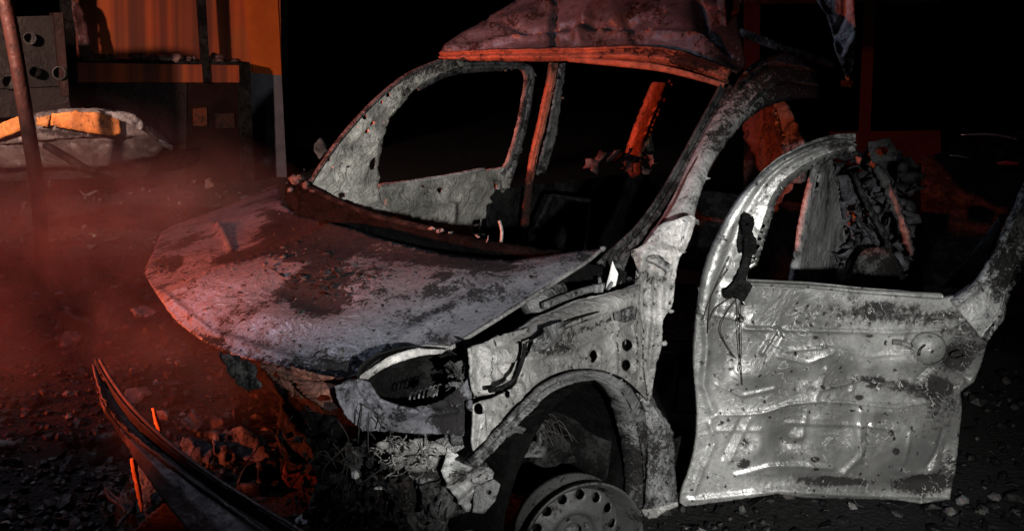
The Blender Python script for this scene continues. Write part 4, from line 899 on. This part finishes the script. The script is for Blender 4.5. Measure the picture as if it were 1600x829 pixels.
# ------------------------------------------------------------------ fallen bumper and front debris
BP = facing(onz(160, 570, .62), onz(480, 829, .50))
top = cr([(155, 564), (170, 592), (196, 628), (230, 664), (275, 704), (330, 745), (400, 790), (470, 832), (560, 885)], 4)
mid = cr([(151, 572), (160, 612), (180, 648), (212, 684), (262, 722), (318, 762), (380, 806), (440, 850), (500, 900)], 4)
bot = cr([(150, 578), (158, 632), (176, 664), (196, 694), (224, 736), (262, 790), (300, 838), (330, 875), (360, 930)], 4)
origin_b = hit(300, 800, BP); origin_b.z = 0
BUM = root('fallen_bumper', tuple(origin_b), 'long curved brown bumper strip lying torn off in front of the hood', 'bumper')
strip('bumper_lip', top, mid, BP, burnt('dark_brown_plastic', (.035, .022, .02), amt=.2, seed=14), BUM, prof=[(0, .0), (.08, .02), (.2, .016), (.6, -.02), (.9, -.01), (1, .01)], nc=13, thick=.006, wob=.006, wobs=7, smoothc=False, jit=.3, soot_shade=[(240, 690, 60, 30, 0, .3)])
strip('bumper_face', mid, bot, (BP[0], BP[1]), RUSTM, BUM, prof=[(0, .012), (.1, .0), (.5, .012), (1, .0)], nc=15, thick=.006, wob=.008, wobs=6, smoothc=False, jit=.6, soot_shade=[(185, 660, 30, 40, 0, .7)])
G().add(pxtube([(156, 562), (172, 590), (198, 626), (232, 662), (277, 702), (332, 743), (402, 788), (472, 830), (562, 884)], BP, .006, .018)).build('bumper_edge', RUSTM, BUM)
def stick(name, l, r, d, mat, label, cat, bulge=.006, **kw):
    P = facing(at(l[0][0], l[0][1], d), at(l[-1][0], l[-1][1], d))
    o = hit(*l[-1], P); o.z = 0
    return strip(name, l, r, P, mat, None, bulge=bulge, nc=5, thick=.01, origin=tuple(o), label=label, cat=cat, smoothc=False, jit=.5, **kw)
db = (onz(225, 750, .25) - CAM).length
stick('painted_slat', [(203, 716), (206, 740), (212, 768), (220, 800)], [(211, 714), (216, 738), (221, 762), (225, 794)], db, ORANGE, 'charred orange slat standing under the bumper strip, left of the ribbed plate', 'slat')
stick('painted_slat', [(238, 640), (240, 656), (246, 676), (252, 690)], [(241, 636), (247, 652), (252, 668), (256, 692)], db + .25, ORANGE, 'short bright orange slat sticking up behind the bumper strip', 'slat')
P_ = facing(at(225, 740, db + .05), at(250, 800, db))
mk0 = hit(240, 790, P_); mk0.z = 0
sheet('crumpled_grey_sheet', [(216, 726), (246, 742), (262, 760), (274, 772), (256, 780), (236, 802), (224, 800)], P_, MIDG, None, step=4, jit=1, wob=.02, wobs=9, origin=tuple(mk0), label='small crumpled grey sheet wedged between orange slat and bumper strip', cat='scrap sheet')
# ribbed plate
RPZ = plane3(onz(215, 800, .20), onz(340, 829, .16), onz(300, 786, .24))
rp0 = hit(290, 820, RPZ); rp0.z = 0
sheet('ribbed_plate', [(208, 829), (238, 800), (262, 782), (290, 790), (330, 808), (372, 846), (330, 900), (230, 900)], RPZ, burnt('brown_ribbed', (.13, .085, .08), amt=.25, seed=60), None, step=3.2, jit=.4, wob=.003, thick=.012, origin=tuple(rp0),
      ridges=[([(190 + k * 7, 800 + k * 8.5 - 22), (330 + k * 6, 806 + k * 8.5 - 8)], 1.9, .012) for k in range(12)], label='brown plate with parallel ribs lying below the fallen bumper', cat='ribbed plate')
# smaller things in front
def crumple(name, ol, z, mat, label, cat, group=None, wob=.03, seed=0, **kw):
    cx = sum(p[0] for p in ol) / len(ol); cy = sum(p[1] for p in ol) / len(ol)
    c = onz(cx, cy, z); n = (V(0, 0, 1) * .55 + (CAM - c).normalized() * .6).normalized()
    o = Vector((c.x, c.y, 0))
    return sheet(name, ol, (c, n), mat, None, step=4, jit=1.5, wob=wob, wobs=9, fine=.004, thick=.005, origin=tuple(o), label=label, cat=cat, group=group, seed=seed, **kw)
DG = burnt('dark_foil', (.10, .10, .115), amt=.35, scale=1.6, bump=.9, seed=61, metallic=.3)
crumple('crumpled_foil', [(282, 690), (300, 684), (330, 690), (334, 712), (322, 736), (300, 728), (286, 716)], .3, DG, 'dark crumpled foil behind the bumper strip, left of two pieces', 'crumpled foil', 'crumpled foil behind the bumper', seed=2)
crumple('crumpled_foil', [(332, 688), (372, 672), (410, 676), (436, 700), (438, 720), (410, 728), (380, 716), (350, 730), (336, 716)], .3, DG, 'larger dark crumpled foil behind the bumper strip, right of two pieces', 'crumpled foil', 'crumpled foil behind the bumper', wob=.05, seed=3)
crumple('broken_board', [(196, 606), (232, 604), (240, 616), (216, 628), (192, 626)], .12, burnt('grey_board', (.2, .16, .15), amt=.3), 'flat grey board piece lying behind the tip of the bumper strip', 'board piece', wob=.01, seed=4)
crumple('white_scrap', [(462, 812), (474, 800), (486, 806), (482, 818), (468, 822)], .3, plain('white_scrap', (.6, .6, .58)), 'small pale scrap in front of the bumper remains at the bottom edge', 'scrap', wob=.01, seed=5)
crumple('pale_plastic_bag', [(134, 254), (152, 250), (170, 254), (174, 262), (150, 263)], .3, plain('pale_bag', (.6, .65, .75)), 'pale bluish crumpled bag on the ground beside the second wreck', 'bag', wob=.02, seed=6)
crumple('small_red_scrap', [(441, 745), (446, 716), (452, 740), (470, 738), (492, 744), (500, 758), (478, 766), (452, 762)], .3, burnt('red_scrap', (.16, .06, .045), amt=.2), 'jagged reddish scrap standing up between foil and radiator pieces', 'scrap', wob=.02, seed=7)
crumple('bent_light_scrap', [(203, 482), (226, 476), (246, 484), (240, 494), (212, 494)], .35, burnt('tan_scrap', (.25, .18, .16), amt=.2), 'tan scrap lying just left of the front tip of the hood', 'scrap', wob=.01, seed=8)
for k, (pts, lb) in enumerate([([(165, 762), (185, 780), (200, 775), (208, 792), (190, 812), (184, 822)], 'thin burnt hose curling on the rubble left of the ribbed plate'), ([(165, 765), (172, 778), (190, 790), (196, 800)], 'short rusty rod beside the curling burnt hose')]):
    P3 = [onz(x, y, .07) for x, y in cr(pts, 4)]; g = G().tube(P3, .007)
    g.build(['burnt_hose', 'rusty_rod'][k], [DARK, RUSTM][k], None, origin=(P3[0].x, P3[0].y, 0), label=lb, cat=['hose', 'rod'][k])
P3 = [onz(-30, 690, .06), onz(24, 697, .06)]
G().tube(P3, .02, 12).build('grey_pipe', ASH, None, origin=tuple(P3[1]), label='short grey pipe end lying at the left edge of the picture', cat='pipe')

# rubble field
def rubble():
    m = bpy.data.materials.new('rubble'); t, out = nt(m); N = t.nodes.new; L = t.links.new
    ge = N('ShaderNodeNewGeometry'); r = N('ShaderNodeValToRGB'); L(ge.outputs['Random Per Island'], r.inputs[0])
    e = r.color_ramp.elements; e[0].color = (.006, .0055, .0055, 1); e[1].position = 1.0; e[1].color = (.40, .39, .37, 1)
    for p_, c in ((.7, (.014, .013, .013)), (.88, (.03, .028, .027)), (.955, (.17, .16, .15))):
        x = e.new(p_); x.color = (*c, 1)
    n = N('ShaderNodeTexNoise'); n.inputs['Scale'].default_value = 45; n.inputs['Detail'].default_value = 6
    tc = N('ShaderNodeTexCoord'); L(tc.outputs['Object'], n.inputs[0])
    mx = N('ShaderNodeMix'); mx.data_type = 'RGBA'; mx.blend_type = 'MULTIPLY'; mx.inputs[0].default_value = .7; L(r.outputs[0], mx.inputs[6]); L(n.outputs['Color'], mx.inputs[7])
    p = N('ShaderNodeBsdfPrincipled'); p.inputs['Roughness'].default_value = .55; L(mx.outputs[2], p.inputs['Base Color'])
    b = N('ShaderNodeBump'); b.inputs['Strength'].default_value = .8; b.inputs['Distance'].default_value = .01; L(n.outputs['Fac'], b.inputs['Height']); L(b.outputs[0], p.inputs['Normal'])
    L(p.outputs[0], out.inputs[0])
    r = random.Random(77); g = G()
    for k in range(4200):
        z = r.random()
        if z < .55: q = onz(r.uniform(-60, 520), 250 + 620 * r.random() ** .8, 0)
        elif z < .75: q = onz(r.uniform(1000, 1700), r.uniform(560, 900), 0)
        else: q = V(r.uniform(-7, 2), r.uniform(-8, 4), 0)
        if -3.5 < q.x < .6 and -.7 < q.y < .7: continue
        d = (q - CAM).length
        if d < 1.6: continue
        s = r.uniform(.012, .05) * (1 + d * .12) * (1.8 if r.random() < .08 else 1)
        q.z = ground_h(q.x, q.y) + s * .15
        g.add(lump(r, q, s * .8) if r.random() < .75 else shard(r, q, s * 1.1, .35, 2))
    g.build('rubble', m, None, smooth=False, kind='stuff', label='ash, broken plaster and metal chips scattered over the ground', cat='rubble')
rubble()
rw = random.Random(404); gw = G()
for k in range(150):
    q = onz(rw.uniform(-40, 330), rw.uniform(262, 560), 0) if k < 100 else onz(rw.uniform(160, 560), rw.uniform(660, 840), 0)
    if q.x > -.2 and abs(q.y) < .5: continue
    s_ = rw.uniform(.06, .26); q.z = s_ * .12
    gw.add(shard(rw, q, s_, .9, 4) if rw.random() < .7 else lump(rw, q, s_ * .6))
gw.build('charred_wreckage', burnt('black_scrap', (.02, .018, .017), amt=.5, scale=1.5, seed=95, spec=.5, rough=.5), None, kind='stuff', label='black charred sheet metal scraps lying over the ground left of the van', cat='wreckage')

# ------------------------------------------------------------------ background on the left
def vplane(px, py, d, yawpx=0.0):
    """vertical plane through a point, facing the camera (turned by yaw degrees)"""
    q = at(px, py, d); n = CAM - q; n.z = 0; n.normalize(); n = Matrix.Rotation(math.radians(yawpx), 3, 'Z') @ n
    return (q, n)
WALL = vplane(300, 120, 12.6, 18)
def wallmat():
    m = bpy.data.materials.new('striped_orange_wall'); t, out = nt(m); N = t.nodes.new; L = t.links.new
    tc = N('ShaderNodeTexCoord'); sp = N('ShaderNodeSeparateXYZ'); L(tc.outputs['Object'], sp.inputs[0])
    dt = N('ShaderNodeVectorMath'); dt.operation = 'DOT_PRODUCT'; h = V(-WALL[1].y, WALL[1].x, 0); dt.inputs[1].default_value = tuple(h); L(tc.outputs['Object'], dt.inputs[0])
    cb = N('ShaderNodeCombineXYZ'); L(dt.outputs['Value'], cb.inputs[0])
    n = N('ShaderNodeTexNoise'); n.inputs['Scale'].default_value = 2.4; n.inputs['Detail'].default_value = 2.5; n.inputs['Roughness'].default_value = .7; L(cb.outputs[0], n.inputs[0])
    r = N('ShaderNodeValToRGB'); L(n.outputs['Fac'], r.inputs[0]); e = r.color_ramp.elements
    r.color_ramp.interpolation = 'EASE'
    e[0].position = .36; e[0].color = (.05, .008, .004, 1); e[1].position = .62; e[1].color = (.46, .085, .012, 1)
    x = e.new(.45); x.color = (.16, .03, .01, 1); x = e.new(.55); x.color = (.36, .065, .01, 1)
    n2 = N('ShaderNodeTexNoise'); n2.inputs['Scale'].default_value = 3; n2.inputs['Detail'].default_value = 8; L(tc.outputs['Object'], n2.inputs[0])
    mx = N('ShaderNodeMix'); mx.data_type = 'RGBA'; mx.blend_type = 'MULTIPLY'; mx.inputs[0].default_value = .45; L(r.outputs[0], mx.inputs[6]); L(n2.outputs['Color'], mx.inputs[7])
    p = N('ShaderNodeBsdfPrincipled'); p.inputs['Roughness'].default_value = .7; L(mx.outputs[2], p.inputs['Base Color']); L(p.outputs[0], out.inputs[0])
    return m
def quadpx(ol, pl, off=0): return [hit(x, y, pl, off) for x, y in ol]
def slab(name, ol, pl, mat, parent=None, off=0.0, thick=.1, **kw):
    P = quadpx(ol, pl, off); n = len(P); Q = [p - pl[1] * thick for p in P]
    fs = [tuple(range(n)), tuple(range(n, 2 * n))[::-1]] + [(i, i + n, (i + 1) % n + n, (i + 1) % n) for i in range(n)]
    fs = [f[::-1] for f in fs] if (P[1] - P[0]).cross(P[2] - P[1]).dot(CAM - P[0]) < 0 else fs
    return mk(name, P + Q, fs, mat, parent, smooth=False, **kw)
WM = wallmat()
b0 = hit(300, 250, WALL); b0.z = 0
BLD = root('market_building', tuple(b0), 'orange market building with striped opening, counter and grey plinth at the far left', 'building')
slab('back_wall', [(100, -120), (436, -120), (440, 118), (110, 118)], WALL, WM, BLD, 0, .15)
slab('plinth', [(380, 112), (440, 117), (450, 310), (380, 310)], WALL, plain('grey_plinth', (.13, .135, .16), .8, 0, .3, 3), BLD, .01, .2)
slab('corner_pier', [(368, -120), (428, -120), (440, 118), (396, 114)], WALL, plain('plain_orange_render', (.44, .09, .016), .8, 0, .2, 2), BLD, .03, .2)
CTR = vplane(250, 110, 11.9, 18)
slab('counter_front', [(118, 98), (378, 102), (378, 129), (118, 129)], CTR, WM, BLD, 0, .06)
slab('counter_edge', [(110, 93), (390, 97), (390, 102), (110, 98)], CTR, BLACK, BLD, .02, .4)
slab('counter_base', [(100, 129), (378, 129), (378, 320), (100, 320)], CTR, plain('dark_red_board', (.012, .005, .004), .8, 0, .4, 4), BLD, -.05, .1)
slab('mullion', [(302, -120), (315, -120), (329, 129), (319, 129)], CTR, BLACK, BLD, .04, .08)
slab('mullion', [(86, -120), (110, -120), (122, 129), (104, 129)], CTR, BLACK, BLD, .04, .08)
slab('counter_post', [(376, 100), (391, 100), (399, 320), (380, 320)], CTR, BLACK, BLD, .05, .1)
slab('side_wall', [(434, -120), (445, -120), (456, 310), (449, 310)], (WALL[0] - WALL[1] * .3, WALL[1]), BLACK, BLD, 0, .3)
P = CTR
sheet('torn_curtain', cr([(112, 0), (128, 10), (136, 40), (140, 70), (150, 88), (170, 94), (130, 94), (122, 60), (114, 30)], 3), (CTR[0] + CTR[1] * .06, CTR[1]), burnt('pink_grey_cloth', (.12, .05, .05), amt=.35, seed=70), BLD, step=4, wob=.06, wobs=4, thick=.01)
rr = random.Random(9)
for (x, y, s, lb) in [(150, 90, .16, 'charred lump at the left end of the orange counter'), (178, 91, .13, 'flat charred lump next to the torn curtain end of the counter'), (215, 90, .18, 'dark burnt bundle in the left middle of the orange counter'), (243, 91, .15, 'small dark burnt pile left of the pale bundle on the counter'),
                      (262, 90, .24, 'pale pinkish bundle standing out on the orange counter'), (283, 92, .13, 'small burnt lump just left of the black mullion on the counter'), (298, 93, .14, 'burnt lump against the black mullion on the counter'), (340, 92, .20, 'dark burnt pile right of the black mullion on the counter'), (368, 96, .13, 'low burnt lump at the right end of the orange counter')]:
    c = hit(x, y, CTR, -.1); g = G()
    for k in range(5): g.add(lump(rr, c + V(rr.uniform(-.06, .06), rr.uniform(-.06, .06), rr.uniform(-.03, .02)), s * rr.uniform(.6, 1)))
    g.build('burnt_goods', burnt('pinkish_burnt_cloth', (.35, .22, .20), amt=.3, seed=71) if x == 262 else burnt('burnt_goods', (.09, .05, .045), amt=.4, seed=72), None, origin=tuple(c), label=lb, cat='burnt goods', group='burnt goods along the counter')
slab('painted_patch', [(302, 170), (323, 168), (324, 198), (303, 197)], CTR, burnt('dim_orange_patch', (.10, .025, .008), amt=.5), BLD, -.02, .04)
slab('painted_patch', [(337, 178), (366, 177), (368, 200), (338, 201)], CTR, burnt('dull_orange_patch', (.035, .010, .006), amt=.5), BLD, -.02, .04)
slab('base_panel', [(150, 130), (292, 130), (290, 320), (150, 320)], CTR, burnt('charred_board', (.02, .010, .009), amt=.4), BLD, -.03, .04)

# dark machine front with round lamps at far left
MP = vplane(60, 100, 9.6, 10)
mo = hit(60, 220, MP); mo.z = 0
MCH = root('burnt_truck', tuple(mo), 'burnt truck front with round lamp bowls behind the leaning post', 'truck')
slab('cab_front', [(-40, 28), (100, 24), (108, 134), (-40, 140)], MP, burnt('dim_brown_panel', (.012, .009, .008), amt=.35, scale=.5, seed=75), MCH, 0, .3)
slab('truck_bumper', [(-40, 142), (104, 136), (112, 178), (-40, 186)], MP, burnt('grey_brown_bumper', (.014, .010, .009), amt=.3, scale=.5, seed=76), MCH, .06, .3)
slab('side_column', [(84, 20), (98, 20), (108, 150), (96, 150)], MP, burnt('reddish_column', (.03, .010, .008), amt=.3, scale=.5), MCH, .08, .2)
slab('chassis_front', [(-30, 186), (100, 178), (100, 240), (-30, 250)], MP, BLACK, MCH, -.05, .3)
for (x, y, r) in [(44, 60, 10), (90, 114, 11), (12, 128, 12), (52, 112, 9)]:
    c = hit(x, y, MP, .02); rad = (hit(x + r, y, MP) - hit(x, y, MP)).length
    u = V(-MP[1].y, MP[1].x, 0); w = V(0, 0, 1); vs = []; n = 24
    prof = [(1.0, 0), (1.05, .03), (.95, .05), (.8, .02), (.5, -.05), (.12, -.07)]
    for (k, d) in prof:
        for i in range(n):
            a = 2 * math.pi * i / n; vs.append(c + (u * math.cos(a) + w * math.sin(a)) * rad * k + MP[1] * (d + .05))
    fs = [(j * n + i, (j + 1) * n + i, (j + 1) * n + (i + 1) % n, j * n + (i + 1) % n) for j in range(len(prof) - 1) for i in range(n)]
    mk('lamp_bowl', vs, fs, BLACK if x == 52 else DARK, MCH)

# second wreck: car body with orange door
SW = vplane(150, 200, 7.6, -32)
so_ = hit(140, 262, SW); so_.z = 0
WR = root('wrecked_car', tuple(so_), 'low crushed car with a bright orange panel on its side, behind the van hood', 'car')
sheet('roof_skin', cr([(-60, 214), (-10, 196), (40, 180), (90, 171), (140, 169), (190, 174), (216, 186), (240, 206)], 4) + [(246, 212), (180, 214), (100, 216), (60, 220), (0, 226), (-60, 240)], SW, burnt('dull_wreck_steel', (.11, .10, .095), amt=.4, seed=80), WR, step=4.5, jit=.8, wob=.03, wobs=5, thick=.03,
      ridges=[([(60, 186), (130, 178), (200, 186), (240, 206)], 3, .03), ([(60, 200), (110, 208), (140, 212)], 3, .02)], soot_shade=[(110, 208, 60, 5, 5, .7)])
sheet('orange_panel', [(80, 178), (116, 174), (150, 176), (186, 181), (186, 208), (178, 212), (140, 208), (110, 202), (78, 196)], (SW[0] + SW[1] * .06, SW[1]), burnt('wreck_orange', (.55, .19, .04), amt=.25, seed=88, metallic=0), WR, step=4, jit=.8, wob=.01, wobs=5, thick=.02, ridges=[([(116, 178), (118, 198)], 2, -.02)], label='bright orange side panel with peeling edges')
sheet('orange_panel', [(-60, 212), (-20, 202), (28, 182), (34, 186), (32, 204), (0, 216), (-60, 232)], (SW[0] + SW[1] * .06, SW[1]), ORANGE, WR, step=4, jit=.8, wob=.02, wobs=5, thick=.02, label='paler orange panel left of the post')
sheet('orange_panel', [(57, 184), (76, 180), (74, 198), (58, 196)], (SW[0] + SW[1] * .06, SW[1]), ORANGE, WR, step=3, jit=.8, wob=.01, thick=.02)
sheet('crumpled_edge', cr([(150, 172), (180, 174), (210, 180), (222, 196), (216, 204), (196, 190), (170, 180)], 3), (SW[0] + SW[1] * .09, SW[1]), ASH, WR, step=4, wob=.04, wobs=7, thick=.01)
sheet('lower_body', [(-60, 236), (0, 226), (60, 220), (180, 214), (246, 210), (262, 222), (240, 244), (150, 262), (60, 262), (-60, 262)], (SW[0] + SW[1] * -.02, SW[1]), burnt('brown_wreck_body', (.04, .032, .03), amt=.3, seed=81), WR, step=5, jit=.8, wob=.04, wobs=4, thick=.05)
G().add(pxtube([(70, 226), (100, 244), (130, 262), (150, 270)], SW, .03, .04)).build('exhaust_pipe', BLACK, WR)
G().add(pxtube([(200, 178), (226, 198), (250, 220), (270, 232)], SW, .02, .04)).build('bent_strut', DARK, WR)
slab('underbody', [(-50, 258), (240, 244), (230, 275), (-50, 285)], (SW[0] - SW[1] * .1, SW[1]), BLACK, WR, 0, .8)

# leaning post
PP = vplane(40, 150, 7.0)
g = G(); pts = [hit(x, y, PP) for x, y in cr([(-6, -60), (8, 0), (22, 70), (34, 140), (46, 214), (54, 262), (62, 330)], 5)]
e = pts[-1]; e2 = V(e.x, e.y, -.02); pts.append(e2)
g.tube(pts, .048, 14)
g.build('leaning_post', burnt('red_lit_post', (.06, .016, .010), amt=.25, scale=.8, seed=85), None, origin=(e2.x, e2.y, 0), label='tall post leaning at the left edge in front of the orange panel, painted with red lamplight', cat='post')  # red lamp light is put into the post's colour
# collapsed beam lumps on the ground between wreck and van
for k, (ol, z, lb, cat) in enumerate([([(246, 205), (268, 196), (290, 212), (284, 226), (262, 232)], .25, 'tilted dark red board at the right end of the second wreck', 'board'),
        ([(384, 208), (398, 204), (394, 224), (386, 236)], .2, 'small pale pointed scrap at the foot of the grey plinth', 'scrap'), ([(490, 222), (504, 218), (514, 232), (500, 250), (492, 240)], .8, 'grey torn sheet standing beyond the far windscreen pillar', 'scrap sheet'),
        ([(428, 205), (440, 200), (446, 236), (428, 234)], .3, 'black and grey folded sheet leaning on the corner of the grey plinth', 'scrap sheet'),
        ([(340, 260), (350, 258), (356, 268), (344, 270)], .1, 'small light tile fragment on the ground beyond the hood', 'tile'), ([(320, 280), (330, 276), (334, 292), (322, 296)], .1, 'brown tile fragment on the ground nearest the hood edge', 'tile')]):
    crumple(['tilted_board', 'pointed_scrap', 'torn_sheet', 'folded_sheet', 'tile_fragment', 'tile_fragment'][k], ol, z, burnt(['dark_red_board', 'pale_scrap', 'grey_torn', 'grey_torn', 'pale_scrap', 'brown_tile'][k], [(.14, .06, .05), (.4, .36, .34), (.2, .2, .2), (.2, .2, .2), (.4, .36, .34), (.2, .14, .12)][k], amt=.3), lb, cat, wob=.04, seed=20 + k)

# ------------------------------------------------------------------ background on the right: steel frame of a shed and a dark car
FRM = root('shed_frame', tuple(V(*(at(1350, 230, 7.5).xy), 0)), 'dark red steel shed frame standing in the dark behind the van roof', 'shed')
FP = vplane(1300, 150, 7.5); redp = plain('dark_red_steel', (.008, .0035, .004), .9, 0)
slab('post', [(1162, 6), (1188, 6), (1186, 250), (1162, 250)], FP, redp, FRM, 0, .1)
slab('post', [(1350, 6), (1368, 6), (1360, 206), (1342, 206)], FP, redp, FRM, 0, .1)
slab('beam', [(1296, 206), (1470, 204), (1470, 256), (1296, 258)], FP, redp, FRM, .02, .06)
slab('foot_post', [(1162, 250), (1186, 250), (1186, 700), (1162, 700)], FP, BLACK, FRM, 0, .1)  # lower posts painted black where the light falls off
slab('foot_post', [(1342, 258), (1360, 258), (1358, 700), (1340, 700)], FP, BLACK, FRM, 0, .1)
slab('beam', [(1162, -4), (1470, -8), (1470, 4), (1162, 6)], FP, BLACK, FRM, .02, .08)
# dark parked car far right
cp = at(1560, 240, 6.6); PK = root('parked_car', (cp.x, cp.y, 0), 'barely visible black car parked in the dark at the far right', 'car')
KP = vplane(1560, 240, 6.6, -6); blk = BLACK
sheet('body', [(1440, 246), (1480, 236), (1500, 214), (1560, 206), (1660, 208), (1760, 240), (1800, 300), (1800, 460), (1440, 460)], KP, blk, PK, step=9, jit=0, wob=0, fine=0, thick=.6, ridges=[([(1440, 300), (1600, 306), (1800, 320)], 30, .03)])
G().add(pxtube([(1500, 211), (1550, 210), (1592, 218)], KP, .008, .05)).build('roof_rail', plain('chrome', (.5, .5, .5), .2, .9), PK)
G().add(pxtube([(1484, 243), (1500, 244), (1514, 247)], KP, .008, .05)).build('side_trim', plain('chrome', (.5, .5, .5), .2, .9), PK)
sheet('tail_light', [(1556, 254), (1570, 251), (1592, 254), (1592, 258), (1560, 258)], (KP[0] + KP[1] * .06, KP[1]), plain('red_lens', (.5, .03, .03), .15, 0, .1), PK, step=4, jit=0, wob=0, fine=0, thick=.02)
g = G()
for sx in (1490, 1720):
    c = hit(sx, 470, KP, -.1); c.z = .3
    g = G().tube([c, c - KP[1] * .2], .3, 20); g.build('wheel', BLACK, PK)

# ------------------------------------------------------------------ smoke drifting across the left
def smoke():
    m = bpy.data.materials.new('smoke'); t, out = nt(m); N = t.nodes.new; L = t.links.new
    tc = N('ShaderNodeTexCoord'); n = N('ShaderNodeTexNoise'); n.inputs['Scale'].default_value = 1.5; n.inputs['Detail'].default_value = 6; n.inputs['Roughness'].default_value = .6; n.inputs['Distortion'].default_value = 1.2
    L(tc.outputs['Object'], n.inputs[0])
    mr = N('ShaderNodeMapRange'); mr.inputs[1].default_value = .46; mr.inputs[2].default_value = .68; mr.inputs[3].default_value = 0; mr.inputs[4].default_value = .8; L(n.outputs['Fac'], mr.inputs[0])
    ln = N('ShaderNodeVectorMath'); ln.operation = 'LENGTH'
    sc = N('ShaderNodeVectorMath'); sc.operation = 'MULTIPLY'; sc.inputs[1].default_value = (1 / 1.3, 1 / 2.2, 1 / .9); L(tc.outputs['Object'], sc.inputs[0]); L(sc.outputs[0], ln.inputs[0])
    fo = N('ShaderNodeMapRange'); fo.inputs[1].default_value = .25; fo.inputs[2].default_value = 1; fo.inputs[3].default_value = 1; fo.inputs[4].default_value = 0; L(ln.outputs['Value'], fo.inputs[0])
    mu = N('ShaderNodeMath'); mu.operation = 'MULTIPLY'; L(mr.outputs[0], mu.inputs[0]); L(fo.outputs[0], mu.inputs[1])
    p = N('ShaderNodeVolumePrincipled'); p.inputs['Color'].default_value = (.75, .7, .68, 1); p.inputs['Anisotropy'].default_value = .2; L(mu.outputs[0], p.inputs['Density'])
    L(p.outputs[0], out.inputs['Volume'])
    bm = bmesh.new(); bmesh.ops.create_icosphere(bm, subdivisions=3, radius=1)
    c = SMC
    vs = [c + V(v.co.x * 1.3, v.co.y * 2.2, v.co.z * .9) for v in bm.verts]; fs = [tuple(v.index for v in f.verts) for f in bm.faces]; bm.free()
    mk('smoke', vs, fs, m, None, origin=tuple(c), kind='stuff', label='thin red lit smoke drifting over the ground left of the van', cat='smoke')
SMC = V(.1, -2.35, .58)
smoke()
